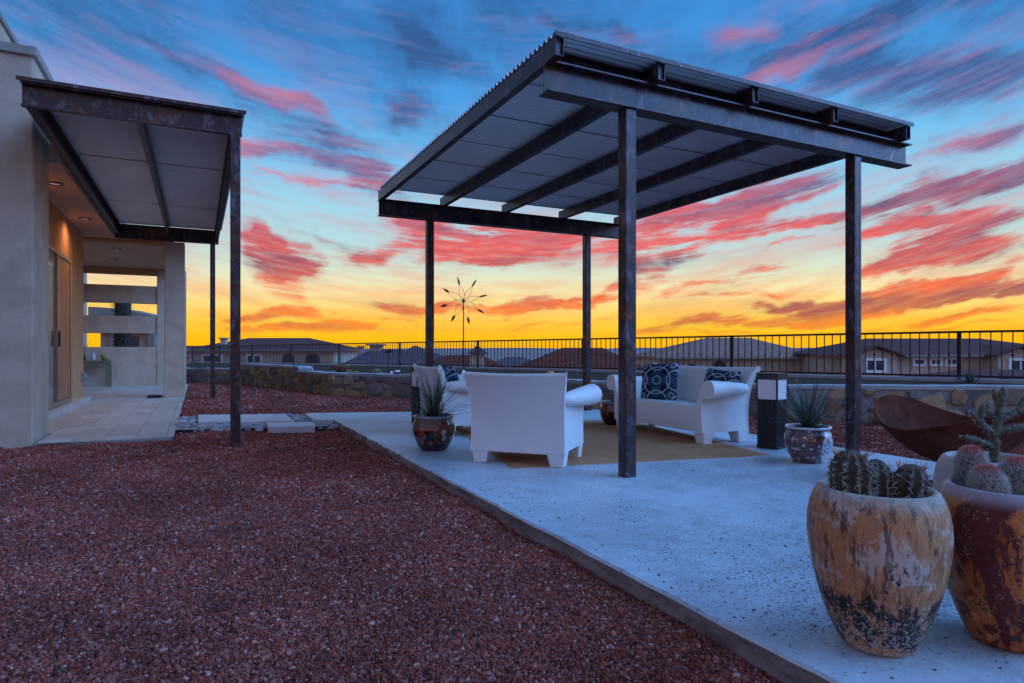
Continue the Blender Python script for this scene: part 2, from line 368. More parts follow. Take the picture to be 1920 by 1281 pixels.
def concrete(name, lo, hi, specks):
    m, n, b = newmat(name); co = wcoord(n)
    f = n.noise(co, 1.3, 8, .62, .5); g = n.noise(co, 9, 6, .65)
    c = n.ramp(n.m('MULTIPLY_ADD', g, .45, n.m('MULTIPLY', f, .6)), [(.36, (*lo,1)), (.66, (*hi,1))])
    blot = n.smooth(n.noise(n.mapping(co, loc=(3,9,0)), .9, 6, .7, 1.0), .54, .72)
    c = n.mix(n.m('MULTIPLY', blot, .55), c, (lo[0]*.62, lo[1]*.62, lo[2]*.66, 1))
    if specks:
        area = n.smooth(n.noise(n.mapping(co, loc=(7,2,0)), .9, 5, .65), .36, .64)
        sp = n.smooth(n.m('MULTIPLY_ADD', area, .12, n.noise(n.mapping(co, scale=(1,1,.3)), 62, 4, .62, .4)), .635, .685)
        c = n.mix(n.m('MULTIPLY', sp, .72), c, (.10,.075,.08,1))
        c = n.mix(n.m('MULTIPLY', n.smooth(n.noise(n.mapping(co, loc=(1,5,0)), 16, 7, .75), .56, .66), .5), c, (.74,.74,.74,1))
    n.put(b.inputs['Base Color'], c); n.put(b.inputs['Roughness'], n.m('MULTIPLY_ADD', g, .55, .16))
    b.inputs['Specular IOR Level'].default_value = .5
    bump(n, b, n.m('ADD', n.m('MULTIPLY', f, .6), n.m('MULTIPLY', n.noise(co, 60, 5, .7), .4)), .012, .55)
    return m
M['concrete'] = concrete('weathered_concrete', (.36,.38,.42), (.60,.62,.66), True)
M['concrete2'] = concrete('pale_concrete', (.44,.45,.46), (.60,.61,.62), False)
ps = slab_edge(SB, -.12, 0).build('patio_slab', M['concrete']); ps['kind'] = 'structure'
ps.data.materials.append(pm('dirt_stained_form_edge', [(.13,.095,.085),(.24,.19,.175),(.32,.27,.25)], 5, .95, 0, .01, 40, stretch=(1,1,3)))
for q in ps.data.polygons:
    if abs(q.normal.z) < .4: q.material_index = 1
slab_edge([(1.42,8.95),(5.4,7.52),(5.75,8.45),(1.45,9.97)], -.12, -.006, seed=5).build('garden_path', M['concrete2'])['kind'] = 'structure'
for i, q in enumerate(([(0,9.42),(1.17,8.98),(1.18,10.0),(0,10.42)], [(.79,8.46),(1.33,8.24),(1.38,8.72),(.80,8.92)])):
    o = slab_edge(q, -.11, -.008, seed=9+i).build('stepping_slab', M['concrete2'])
    tag(o, ['long pale concrete stepping slab set in river cobbles beside house patio', 'small pale concrete stepping slab between cobbles and patio slab corner'][i], 'paving slab')

# gravel: loose stones spread over the yard
def in_poly(x, y, poly):
    c = False; n = len(poly); j = n-1
    for i in range(n):
        xi, yi = poly[i]; xj, yj = poly[j]
        if (yi > y) != (yj > y) and x < (xj-xi)*(y-yi)/(yj-yi)+xi: c = not c
        j = i
    return c
EDGE_L = (-.25, 8.90); EDGE_R = (1.645, 8.42)
PEB = [EDGE_L, EDGE_R, (1.63,8.78), (1.40,8.93), (1.44,10.08), (1.30,10.25), (-.10,10.62), (-.24,10.5)]
PATIO = [(-6,8.33),(-.26,8.24),(-.24,20.9),(-6,20.9)]
WALLSIDE = WP + [(14,60),(-3,60)]
def gravel_object():
    vs_ = []; fs_ = []; dn = []; sz = []
    def cell(x0, y0, s):
        cx, cy = x0+s/2, y0+s/2
        d = cx*FW.x + cy*FW.y; l = cx*RT.x + cy*RT.y
        if d < .5 or abs(l) > .86*d+1.5: return
        if in_poly(cx, cy, [(1.66,-3),(5.61,-3),(5.61,7.36),(1.66,8.78)]) or in_poly(cx, cy, PATIO) or in_poly(cx, cy, PEB) or in_poly(cx, cy, WALLSIDE): return
        if in_poly(cx, cy, [(1.42,8.95),(5.4,7.52),(5.75,8.45),(1.45,9.97)]): return
        o = len(vs_)
        for (x, y) in ((x0,y0),(x0+s,y0),(x0+s,y0+s),(x0,y0+s)):
            z = -.090 + .018*mnoise.noise(Vector((x*1.5, y*1.5, .3))) + .016*mnoise.noise(Vector((x*3.6, y*3.6, 5)))
            if x < 1.645 and y < 8.9: z += .028*max(0, 1-abs(x-1.645)/.35)*(.5+mnoise.noise(Vector((0, y*1.1, 8))))*1.0
            vs_.append((x, y, z))
        fs_.append((o, o+1, o+2, o+3))
        q, s_ = (13500, .0063) if d < 3.0 else (10500, .0070) if d < 4.4 else (6200, .0088) if d < 6.4 else (3200, .0115) if d < 9.5 else (1500, .0150) if d < 14 else (700, .020)
        dn.append(q); sz.append(s_)
    x = -8.0
    s = .15
    for i in range(int(24/s)):
        for j in range(int(23/s)): cell(-10+i*s, .0+j*s, s)
    me = bpy.data.meshes.new('gravel'); me.from_pydata(vs_, [], fs_); me.update(); me.materials.append(M['gravelbed']); me.materials.append(M['gravel'])
    for nm, arr in (('dens', dn), ('size', sz)):
        a = me.attributes.new(nm, 'FLOAT', 'FACE'); a.data.foreach_set('value', arr)
    return link('gravel', me)
def scatter_group(name, mat, flat=(.75, 1.25)):
    g = bpy.data.node_groups.new(name, 'GeometryNodeTree')
    g.interface.new_socket('Geometry', in_out='INPUT', socket_type='NodeSocketGeometry')
    g.interface.new_socket('Geometry', in_out='OUTPUT', socket_type='NodeSocketGeometry')
    N_ = lambda t: g.nodes.new(t); L = g.links.new
    gi = N_('NodeGroupInput'); go = N_('NodeGroupOutput')
    di = N_('GeometryNodeDistributePointsOnFaces')
    na = N_('GeometryNodeInputNamedAttribute'); na.data_type = 'FLOAT'; na.inputs['Name'].default_value = 'dens'
    ns = N_('GeometryNodeInputNamedAttribute'); ns.data_type = 'FLOAT'; ns.inputs['Name'].default_value = 'size'
    ico = N_('GeometryNodeMeshIcoSphere'); ico.inputs['Radius'].default_value = 1; ico.inputs['Subdivisions'].default_value = 2
    sp = N_('GeometryNodeSetPosition'); no = N_('ShaderNodeTexNoise'); no.inputs['Scale'].default_value = .9; no.inputs['Detail'].default_value = 1
    vs1 = N_('ShaderNodeVectorMath'); vs1.operation = 'SUBTRACT'; vs1.inputs[1].default_value = (.5,.5,.5)
    vs2 = N_('ShaderNodeVectorMath'); vs2.operation = 'SCALE'; vs2.inputs['Scale'].default_value = 1.5
    L(no.outputs['Color'], vs1.inputs[0]); L(vs1.outputs[0], vs2.inputs[0])
    L(ico.outputs['Mesh'], sp.inputs['Geometry']); L(vs2.outputs[0], sp.inputs['Offset'])
    sm = N_('GeometryNodeSetMaterial'); sm.inputs['Material'].default_value = mat; L(sp.outputs[0], sm.inputs['Geometry'])
    ss = N_('GeometryNodeSetShadeSmooth'); ss.inputs['Shade Smooth'].default_value = False; L(sm.outputs[0], ss.inputs[0])
    iop = N_('GeometryNodeInstanceOnPoints')
    rr = N_('FunctionNodeRandomValue'); rr.data_type = 'FLOAT_VECTOR'; rr.inputs[0].default_value = (0,0,0); rr.inputs[1].default_value = (6.28,6.28,6.28)
    rs = N_('FunctionNodeRandomValue'); rs.data_type = 'FLOAT_VECTOR'; rs.inputs[0].default_value = (.55,.55,.4); rs.inputs[1].default_value = (1.45,1.3,.95); rs.inputs['Seed'].default_value = 3
    sv = N_('ShaderNodeVectorMath'); sv.operation = 'SCALE'
    L(gi.outputs[0], di.inputs['Mesh']); L(na.outputs['Attribute'], di.inputs['Density'])
    L(di.outputs['Points'], iop.inputs['Points']); L(ss.outputs[0], iop.inputs['Instance'])
    L(rr.outputs[0], iop.inputs['Rotation']); L(rs.outputs[0], sv.inputs[0])
    r1 = N_('FunctionNodeRandomValue'); r1.data_type = 'FLOAT'; r1.inputs['Seed'].default_value = 11
    fo = [q for q in r1.outputs if q.enabled and q.type == 'VALUE'][0]
    pw = N_('ShaderNodeMath'); pw.operation = 'POWER'; L(fo, pw.inputs[0]); pw.inputs[1].default_value = 7
    ma = N_('ShaderNodeMath'); ma.operation = 'MULTIPLY_ADD'; L(pw.outputs[0], ma.inputs[0]); ma.inputs[1].default_value = 1.1; ma.inputs[2].default_value = .85
    mu = N_('ShaderNodeMath'); mu.operation = 'MULTIPLY'; L(ma.outputs[0], mu.inputs[0]); L(ns.outputs['Attribute'], mu.inputs[1]); L(mu.outputs[0], sv.inputs['Scale']); L(sv.outputs[0], iop.inputs['Scale'])
    j = N_('GeometryNodeJoinGeometry'); L(iop.outputs[0], j.inputs[0]); L(gi.outputs[0], j.inputs[0]); L(j.outputs[0], go.inputs[0])
    return g
gr = gravel_object(); md = gr.modifiers.new('scatter', 'NODES'); md.node_group = scatter_group('gravel_scatter', M['gravel'])
tag(gr, 'red crushed gravel covering the yard', 'gravel', kind='stuff')

# crumbs of gravel on the slab
cb = MB()
for i in range(420):
    t = random.random()
    if t < .5: x, y = 1.7+abs(random.gauss(0,.35)), random.uniform(.6, 4.5)
    elif t < .8: x, y = random.uniform(1.8, 3.4), random.uniform(.8, 2.4)
    else: x, y = random.uniform(1.8, 5.5), random.uniform(.8, 4.0)
    r = random.uniform(.0025, .0065)*(1.5 if random.random() < .1 else 1); a = random.uniform(0, 6.28)
    cs, sn = math.cos(a)*r, math.sin(a)*r
    cb.add([(x+cs*1.3,y+sn*1.3,.0),(x-sn,y+cs,.0),(x-cs,y-sn,.0),(x+sn,y-cs,.0),(x+cs*.3,y+sn*.3,r*.9)], [(0,1,4),(1,2,4),(2,3,4),(3,0,4),(3,2,1,0)])
tag(cb.build('gravel_crumbs', pm('gravel_crumb', [(.10,.05,.04),(.24,.12,.10)], 90, .8, 0, 0)), 'loose gravel crumbs strewn on the concrete slab', 'gravel crumbs', kind='stuff')

# cobble bed with steel edging
bed = MB().prism(PEB, 'z', -.11, -.085).build('cobble_bed', M['gravelbed']); bed['kind'] = 'structure'
cob_me = []
for q in range(8):
    m = MB(); n1, n2 = 9, 6
    for i in range(n2+1):
        ph = math.pi*i/n2
        for j in range(n1):
            th = 2*math.pi*j/n1; p = Vector((math.sin(ph)*math.cos(th), math.sin(ph)*math.sin(th), math.cos(ph)))
            k = 1 + .22*mnoise.noise(p*1.3 + Vector((q*9, 0, 0)))
            m.v.append(tuple(p*k))
    m.f = [(i*n1+j, (i+1)*n1+j, (i+1)*n1+(j+1) % n1, i*n1+(j+1) % n1) for i in range(n2) for j in range(n1)]
    cob_me.append(m.mesh('cobble', M['cobble'], True))
placed = []; tries = 0
PADS = [[(-.03,9.38),(1.20,8.94),(1.21,10.04),(-.03,10.46)], [(.76,8.43),(1.36,8.2),(1.41,8.75),(.77,8.95)]]
while len(placed) < 290 and tries < 9000:
    tries += 1
    x, y = random.uniform(-.25, 1.66), random.uniform(8.35, 10.65)
    r = random.uniform(.035, .072)
    if not in_poly(x, y, PEB) or any(in_poly(x, y, p) for p in PADS): continue
    if any((x-a)**2+(y-b)**2 < ((r+c)*.66)**2 for a, b, c in placed): continue
    placed.append((x, y, r))
    o = link('cobble', random.choice(cob_me), bed); o.location = (x, y, -.085+r*.36)
    o.scale = (r*random.uniform(1,1.35), r*random.uniform(.8,1), r*random.uniform(.5,.72)); o.rotation_euler = (random.uniform(-.25,.25), random.uniform(-.25,.25), random.uniform(0,6.28))
e = MB(); a, b2 = Vector(EDGE_L), Vector(EDGE_R); nrm = Vector(((b2-a).y, -(b2-a).x)).normalized()*.006
e.prism([tuple(a-nrm), tuple(a+nrm), tuple(b2+nrm), tuple(b2-nrm)], 'z', -.12, -.045)
tag(e.build('lawn_edging', M['black']), 'thin black steel edging strip holding back the river cobbles', 'edging')

# ------------------------------------------------------------------ house
H = thing('house', 'sand stucco flat-roofed house with a covered tiled patio', 'house', (-3.5, 14, -.1))
def hpart(m, name, mat, parent=None, **k):
    o = m.build(name, mat, None, **k)
    o.parent = parent or H
    if parent is None: o.matrix_parent_inverse = Matrix.Translation(-(H.location))
    return o
def hbox(name, mat, x0,x1,y0,y1,z0,z1, bevel=.012, parent=None): return hpart(MB().box(x0,x1,y0,y1,z0,z1), name, mat, parent, bevel=bevel)
hbox('front_wall', M['stucco'], -9, -1.594, 8.43, 9.25, -.12, 4.13, .02)
hbox('coping', M['coping'], -9.03, -1.555, 8.39, 9.29, 4.12, 4.22, .01)
hbox('inner_wall', M['stucco_warm'], -2.35, -2.0, 9.24, 14.82, -.12, 3.30)
hbox('upper_wall', M['stucco'], -9, -2.62, 9.3, 22, 3.3, 5.82, .02)
hbox('coping', M['coping'], -9.03, -2.585, 9.26, 22.04, 5.81, 5.9, .01)
hbox('parapet', M['stucco'], -2.6, -1.60, 9.26, 21.2, 3.55, 4.12, .02)
hbox('soffit', M['soffit'], -2.34, -1.486, 9.24, 15.02, 3.19, 3.56, 0)
hbox('header_beam', M['stucco_warm'], -3.4, -.46, 15.02, 15.32, 3.14, 3.5)
hbox('rear_soffit', M['soffit'], -3.4, -.50, 15.31, 20.9, 3.21, 3.49, 0)
hbox('rear_wall', M['stucco'], -3.42, -3.05, 14.83, 20.4, -.12, 3.2)
hbox('pillar', M['stucco'], -.62, -.245, 15.0, 15.42, -.12, 3.20)
hbox('pillar', M['stucco'], -1.03, -.30, 20.40, 20.86, -.12, 3.2)
hbox('low_wall', M['stucco'], -3.1, -1.02, 20.42, 20.72, -.12, 1.02)
hbox('screen_beam', M['stucco'], -3.1, -1.02, 20.44, 20.70, 1.40, 1.88)
hbox('screen_beam', M['stucco'], -3.1, -1.02, 20.44, 20.70, 2.24, 2.73)
hbox('rear_header', M['stucco_warm'], -3.1, -1.02, 20.42, 20.72, 3.04, 3.21)
hbox('wing_wall', M['stucco'], -6.5, -3.28, 21.6, 25, -.12, 4.6)
# sliding door
M['alu'] = pm('bronze_aluminium', [(.30,.24,.18),(.36,.29,.22)], 5, .35, .6, 0)
mg, ng, bg_ = newmat('dark_reflective_glass'); bg_.inputs['Base Color'].default_value = (.11,.05,.028,1); bg_.inputs['Roughness'].default_value = .12
bg_.inputs['Specular IOR Level'].default_value = 1.0; bg_.inputs['Coat Weight'].default_value = .6; M['glass'] = mg
M['screen'] = pm('russet_insect_screen', [(.34,.115,.045),(.44,.16,.07)], 3, .5, 0, .001, 400, spec=.5)
door = hbox('sliding_door', M['alu'], -2.0, -1.965, 10.0, 13.28, .07, .13, .004)
def dbar(x0,x1,y0,y1,z0,z1,nm='door_frame'): return hbox(nm, M['alu'], x0,x1,y0,y1,z0,z1, .003, door)
dbar(-1.999,-1.965,10.0,13.28,2.45,2.51); dbar(-1.999,-1.965,13.22,13.28,.131,2.449); dbar(-1.999,-1.955,12.02,12.10,.131,2.449,'meeting_stile')
hbox('door_pane', M['glass'], -1.999,-1.988,10.02,12.02,.14,2.45,0,door); hbox('door_screen', M['screen'], -1.999,-1.980,12.10,13.22,.14,2.45,0,door)
hbox('door_handle', M['black'], -1.954,-1.93,12.04,12.07,1.0,1.25,.004,door)
hbox('door_step', M['tile'], -1.999,-1.86,9.26,14.7,-.06,.045,.006)
# vent hood near the corner
vh = MB(); pr_ = [(0,0)] + [(.085*math.sin(math.pi*i/10), .085-.085*math.cos(math.pi*i/10)) for i in range(11)]
vh.prism([(-1.998+p[0], .33+p[1]*1.1) for p in pr_[1:]], 'y', 14.50, 14.62)
hpart(vh, 'wall_vent', pm('grey_plastic', [(.22,.22,.23),(.28,.28,.28)], 9, .5, 0, 0), bevel=.006)
# downlights
M['trim'] = pm('bronze_trim', [(.10,.07,.055),(.14,.10,.08)], 9, .4, .3, 0)
M['lens'] = pm('frosted_lens', [(.6,.58,.55),(.68,.66,.62)], 9, .4, 0, 0)
lb = [q for q in M['lens'].node_tree.nodes if q.type == 'BSDF_PRINCIPLED'][0]; lb.inputs['Emission Color'].default_value = (1,.78,.6,1); lb.inputs['Emission Strength'].default_value = .12
for (x, y, z) in ((-1.72,10.35,3.19),(-1.72,12.9,3.19),(-1.62,16.6,3.21),(-1.9,18.6,3.21)):
    d_ = hpart(MB().lathe([(.105,0),(.105,-.012),(.085,-.022),(.07,-.006),(.0,-.005)], 24, (x,y,z+.001)), 'downlight', M['trim'], smooth=True)
    hpart(MB().lathe([(.068,-.007),(.04,-.016),(.0,-.018)], 20, (x,y,z)), 'lens', M['lens'], d_, smooth=True)
    ld = bpy.data.lights.new('downlight_lamp', 'SPOT'); ld.energy = 40 if y < 14 else 22; ld.color = (1, .58, .32); ld.spot_size = R(165); ld.spot_blend = 1; ld.shadow_soft_size = .07
    lo = bpy.data.objects.new('downlight_lamp', ld); COL.objects.link(lo); lo.location = (x, y, z-.03)

# tiled patio
pt = MB().prism([(-3.1,9.2),(-1.55,9.2),(-1.55,8.345),(-.265,8.25),(-.245,20.6),(-3.1,20.6)], 'z', -.12, -.058).build('house_patio', M['grout']); pt['kind'] = 'structure'
tl = {}
def tile_me(w, d):
    k = (round(w,3), round(d,3))
    if k not in tl: tl[k] = MB().box(0, w, 0, d, 0, .012).mesh('tile', M['tile'])
    return tl[k]
TW, TD, G = .30, .60, .006
y = 8.27; col_i = 0
xs = [-3.08 + i*(TW+G) for i in range(10)]
for ci, x0 in enumerate(xs):
    w = min(TW, -.25-x0)
    if w < .05: continue
    y = 8.28 - (.30 if ci % 2 else 0)
    while y < 20.4:
        y0 = max(y, 8.30 if x0 > -1.57 else 9.27); y1 = min(y+TD, 20.4)
        if x0 < -1.57 < x0+w and y0 < 9.27: y0 = 9.27 if y1 > 9.35 else y1
        if y1-y0 > .12:
            o = link('tile', tile_me(w, y1-y0), pt); o.location = (x0, y0, -.060+random.uniform(0,.0015))
        y += TD+G
# fill beside the pier
for yy in (8.30, 8.77):
    o = link('tile', tile_me(.28, .46), pt); o.location = (-1.545, yy, -.0595)

# ------------------------------------------------------------------ patio cover on the house
def ibeam(h, fw, t=.012, w=.009):
    a, b_ = fw/2, w/2
    return [(-a,0),(a,0),(a,t),(b_,t),(b_,h-t),(a,h-t),(a,h),(-a,h),(-a,h-t),(-b_,h-t),(-b_,t),(-a,t)]
def cbeam(h, fw, t=.012, w=.009):
    return [(0,0),(fw,0),(fw,t),(w,t),(w,h-t),(fw,h-t),(fw,h),(0,h)]
def shift(p, dx, dz): return [(a+dx, b_+dz) for a, b_ in p]
def post_mesh(m, x, y, z0, z1, s=.05):
    m.box(x-s, x+s, y-s, y+s, z0, z1); return m
PC = thing('patio_cover', 'steel-framed patio cover with two slim posts attached to the stucco house', 'patio cover', (.364, 7.456, -.1))
def pcpart(m, name, mat, parent=None, **k):
    o = m.build(name, mat, None, **k); o.parent = parent or PC
    o.matrix_parent_inverse = Matrix.Translation(-PC.location); return o
for px_, py_, pz_ in ((.364, 7.456, 3.267), (.285, 14.93, 3.202)):
    pcpart(post_mesh(MB(), px_, py_, -.16, pz_), 'post', M['steel'], bevel=.008)
pcpart(MB().prism(shift([(-q[0], q[1]) for q in cbeam(.225, .075)][::-1], 7.456+.03, 3.265), 'x', -1.50, .43), 'front_beam', M['steel'])
pcpart(MB().prism(shift(cbeam(.288, .075), 14.93-.03, 3.20), 'x', -1.47, .40), 'rear_beam', M['steel'])
pcpart(MB().prism(shift(cbeam(.222, .075), -1.475, 3.266), 'y', 7.50, 14.89), 'wall_beam', M['steel'])
pcpart(MB().prism(shift([(-q[0], q[1]) for q in cbeam(.222, .075)][::-1], .395, 3.266), 'y', 7.50, 14.89), 'side_beam', M['steel'])
pcpart(MB().box(-.57, -.51, 7.50, 14.89, 3.31, 3.486), 'rafter', M['steel'], bevel=.006)
def corrugated(x0, x1, y0, y1, z, pitch=.068, amp=.016, t=.0012, axis='x'):
    k = int((y1-y0)/pitch*8); m = MB()
    for i in range(k+1):
        y = y0+(y1-y0)*i/k; zz_ = z+amp*math.sin(2*math.pi*y/pitch)
        m.v += [(x0,y,zz_),(x1,y,zz_),(x1,y,zz_+t),(x0,y,zz_+t)]
    for i in range(k):
        o = i*4; m.f += [(o,o+4,o+5,o+1),(o+3,o+2,o+6,o+7),(o,o+3,o+7,o+4),(o+1,o+5,o+6,o+2)]
    m.f += [(0,1,2,3),(4*k,4*k+3,4*k+2,4*k+1)]
    return m
def sheets(build, x0, x1, y0, y1, z, nsh):
    w = (y1-y0)/nsh
    for i in range(nsh):
        o = build(corrugated(x0, x1, y0+i*w-(.03 if i else 0), y0+(i+1)*w, z+(.003 if i % 2 else 0)), 'roof_sheet', M['galv'])
        o.data.polygons.foreach_set('use_smooth', [True]*len(o.data.polygons)); o.data.set_sharp_from_angle(angle=R(60))
sheets(pcpart, -1.52, .46, 7.40, 14.98, 3.517, 8)
pcpart(MB().box(-1.53, .47, 7.385, 7.397, 3.492, 3.528), 'edge_flashing', M['steel'])
for y_ in (9.9, 12.7): pcpart(MB().box(-1.40, .32, y_, y_+.035, 3.492, 3.4995), 'lap_strip', M['galv'])

# ------------------------------------------------------------------ gazebo
GZ = thing('gazebo', 'freestanding flat-roofed dark steel gazebo with corrugated roof over the furniture', 'gazebo', (2.9, 3.89, 0))
def gpart(m, name, mat, parent=None, **k):
    o = m.build(name, mat, None, **k); o.parent = parent or GZ
    o.matrix_parent_inverse = Matrix.Translation(-GZ.location); return o
for (x, y) in ((2.898,3.887),(5.495,3.887),(2.898,8.42),(5.495,8.42)):
    gpart(post_mesh(MB(), x, y, -.10, 2.757), 'post', M['steel'], bevel=.009)
for nm, y in (('front_beam', 3.887), ('rear_beam', 8.42)):
    gpart(MB().prism(shift(ibeam(.215, .14), y, 2.757), 'x', 2.18, 6.28), nm, M['steel'])
for i, x in enumerate((2.225, 3.11, 4.08, 5.06, 6.06, )):
    x = x if i < 4 else 6.10
    m = MB(); w = .032; t = .004; z0, z1 = 2.9725, 3.098
    # box section with hollow ends
    yo, yi = 3.745, 8.50
    m.box(x-w, x+w, yo+.02, yi-.02, z0, z1)
    for ya, yb in ((yo, yo+.02), (yi-.02, yi)):
        m.box(x-w, x-w+t, ya, yb, z0, z1); m.box(x+w-t, x+w, ya, yb, z0, z1); m.box(x-w+t, x+w-t, ya, yb, z0, z0+t); m.box(x-w+t, x+w-t, ya, yb, z1-t, z1)
    gpart(m, 'rafter', M['steel'])
sheets(gpart, 2.185, 6.145, 3.735, 8.36, 3.117, 6)
gpart(MB().box(2.18, 6.15, 3.722, 3.732, 3.094, 3.128), 'edge_flashing', M['steel'])
for i in range(1, 6):
    y_ = 3.735+i*(8.36-3.735)/6
    for xa, xb in ((2.26,3.07),(3.15,4.04),(4.12,5.02),(5.10,6.06)): gpart(MB().box(xa, xb, y_-.003, y_+.003, 3.0965, 3.1), 'lap_strip', M['steel'])
for xa, xb in ((2.258,3.077),(3.143,4.047),(4.113,5.027),(5.093,6.067)):
    gpart(MB().prism(shift([(-q[0], q[1]) for q in cbeam(.118, .045, .006, .006)][::-1], 3.97, 2.974), 'x', xa, xb), 'fascia_channel', M['steel'])
gpart(MB().add([(6.02,3.8805,2.80),(6.045,3.8805,2.80),(6.10,3.8805,2.90),(6.075,3.8805,2.90)], [(0,1,2,3)]), 'paint_mark', pm('white_chalk', [(.6,.6,.62),(.8,.8,.82)], 40, .9, 0, 0))

# ------------------------------------------------------------------ stone walls
def hull_stone(seed):
    m = MB(); n1 = 7; rnd = random.Random(seed)
    rad = [1 + rnd.uniform(-.30,.20) for _ in range(n1)]
    rings = [(1.0, 0), (1.0, .55), (.90, .88), (.55, 1.0)]
    for s_, z in rings:
        for j in range(n1):
            t = 2*math.pi*j/n1; q = rad[j]
            cx = abs(math.cos(t))**.75*math.copysign(1, math.cos(t)); sx = abs(math.sin(t))**.75*math.copysign(1, math.sin(t))
            m.v.append((cx*q*s_, -z*(1+rnd.uniform(-.18,.18)), sx*q*s_))
    m.v.append((0, -1.02, 0)); k = len(m.v)-1
    for i in range(3): m.f += [(i*n1+j, i*n1+(j+1) % n1, (i+1)*n1+(j+1) % n1, (i+1)*n1+j) for j in range(n1)]
    m.f += [(3*n1+j, 3*n1+(j+1) % n1, k) for j in range(n1)]
    me = m.mesh('stone', M['stone'], True); me.set_sharp_from_angle(angle=R(28)); return me
stone_me = [hull_stone(40+i) for i in range(14)]
def stone_wall(label, pts, ztop, thick, size, density=1.0, zb=-.14, flat=.036):
    pts = [Vector(p) for p in pts]
    W_ = thing('stone_wall', label, 'stone wall', (pts[0].x, pts[0].y, -.1), 0, 'fieldstone garden walls')
    core = MB(); cap = MB()
    nl = []
    for i, p in enumerate(pts):
        t = ((pts[min(i+1,len(pts)-1)]-p).normalized() if i < len(pts)-1 else Vector((0,0))) + ((p-pts[i-1]).normalized() if i else Vector((0,0)))
        t.normalize(); nl.append(Vector((-t.y, t.x)))          # towards the back (left of travel)
    sub = []
    for i in range(len(pts)-1):
        L = (pts[i+1]-pts[i]).length; k = max(1, int(L/.25))
        for j in range(k): sub.append((pts[i]+(pts[i+1]-pts[i])*(j/k), nl[i].lerp(nl[i+1], j/k).normalized()))
    sub.append((pts[-1], nl[-1]))
    O = Vector((pts[0].x, pts[0].y, -.1))
    wob = lambda p, s_: .018*mnoise.noise(Vector((p.x*2.3, p.y*2.3, s_)))
    for mm, f0, b0, z0, z1 in ((core, 0, thick, zb, ztop-.05), (cap, -.012, thick+.012, ztop-.055, ztop)):
        for p, n_ in sub:
            wv_ = wob(p, 1)
            for off, z in ((f0, z0), (f0, z1), (b0, z1), (b0, z0)):
                q = p + n_*(off+wv_); mm.v.append((q.x-O.x, q.y-O.y, z-O.z + (wob(p, 4)*1.2 if z == z1 else 0)))
        k = len(sub)
        for i in range(k-1):
            o = i*4; mm.f += [(o,o+4,o+5,o+1),(o+1,o+5,o+6,o+2),(o+2,o+6,o+7,o+3)]
        mm.f += [(0,1,2,3), ((k-1)*4+3,(k-1)*4+2,(k-1)*4+1,(k-1)*4)]
    core.build('mortar_core', M['mortar'], W_); cap.build('wall_cap', M['mortarcap'], W_, smooth=False)
    # stones bedded in the face, fitted like rubble
    for i in range(len(pts)-1):
        a, b_ = pts[i], pts[i+1]; L = (b_-a).length; ang = math.atan2((b_-a).y, (b_-a).x); got = []
        n_ = Vector((-(b_-a).y, (b_-a).x)).normalized(); ht = ztop-.055+.10
        for tr in range(int(2600*L)):
            q = 1-tr/(2600*L); rr = size*(.16+.36*q*random.uniform(.6,1))
            asp = random.uniform(1.0,1.55); x = random.uniform(rr*.7, L-rr*.5); z = random.uniform(-.10+rr*.35, ztop-.05-rr*.62)
            if z-.10 < -.3 or ztop-.05-rr*.62 < -.10+rr*.35: continue
            if any(((x-u)/(rr*asp+v*w_))**2+((z-y_)/(rr/asp**.5+v/w_**.5))**2 < density for u, y_, v, w_ in got): continue
            got.append((x, z, rr, asp))
        for x, z, rr, asp in got:
            p = a+(b_-a)*(x/L); o = link('stone', random.choice(stone_me), W_)
            pp = p + n_*(wob(p, 1)+.012)
            o.location = (pp.x-O.x, pp.y-O.y, z-O.z)
            o.scale = (rr*asp*1.02, random.uniform(.7,1.3)*flat, rr/asp**.5*1.02); o.rotation_euler = (0, random.uniform(-.35,.35), ang)
    return W_
stone_wall('low fieldstone wall at the foot of the house pillar, in front of the tiled-roof house', WP[0:3], .38, .35, .36, .95)
stone_wall('taller fieldstone retaining wall climbing from the low wall towards the clay bowl planter', WP[2:4], .53, .35, .28, .85)
stone_wall('fieldstone planter wall with barrel cacti growing along its top', WP[3:6], .42, .35, .32, .95)
stone_wall('long fieldstone planter wall with broad grey mortar behind sofa and rusty fire bowl', WP[5:], .42, .35, .32, 1.0)

# planting bed behind the walls, sloping to the fence
bedv = [(x+.2, y+.2, .33) for x, y in WP] + [(fpt(k).x, fpt(k).y, fz_bot(min(k,9))-.09) for k in (9.8,8,6,4,2,0)]
bm_ = MB(); nW = len(WP); bf = [WP_ for WP_ in range(nW)]
fk = [0,0,1.5,3.2,4.2,5,6.6,7.9,8.8,9.8]
bm_.v = [(x+.15, y+.15, .33) for x, y in WP] + [(fpt(k).x, fpt(k).y, fz_bot(min(k,9))-.10) for k in fk]
bm_.f = [(i, i+1, nW+i+1, nW+i) for i in range(nW-1)]
bm_.build('planting_bed', M['soil'])['kind'] = 'structure'

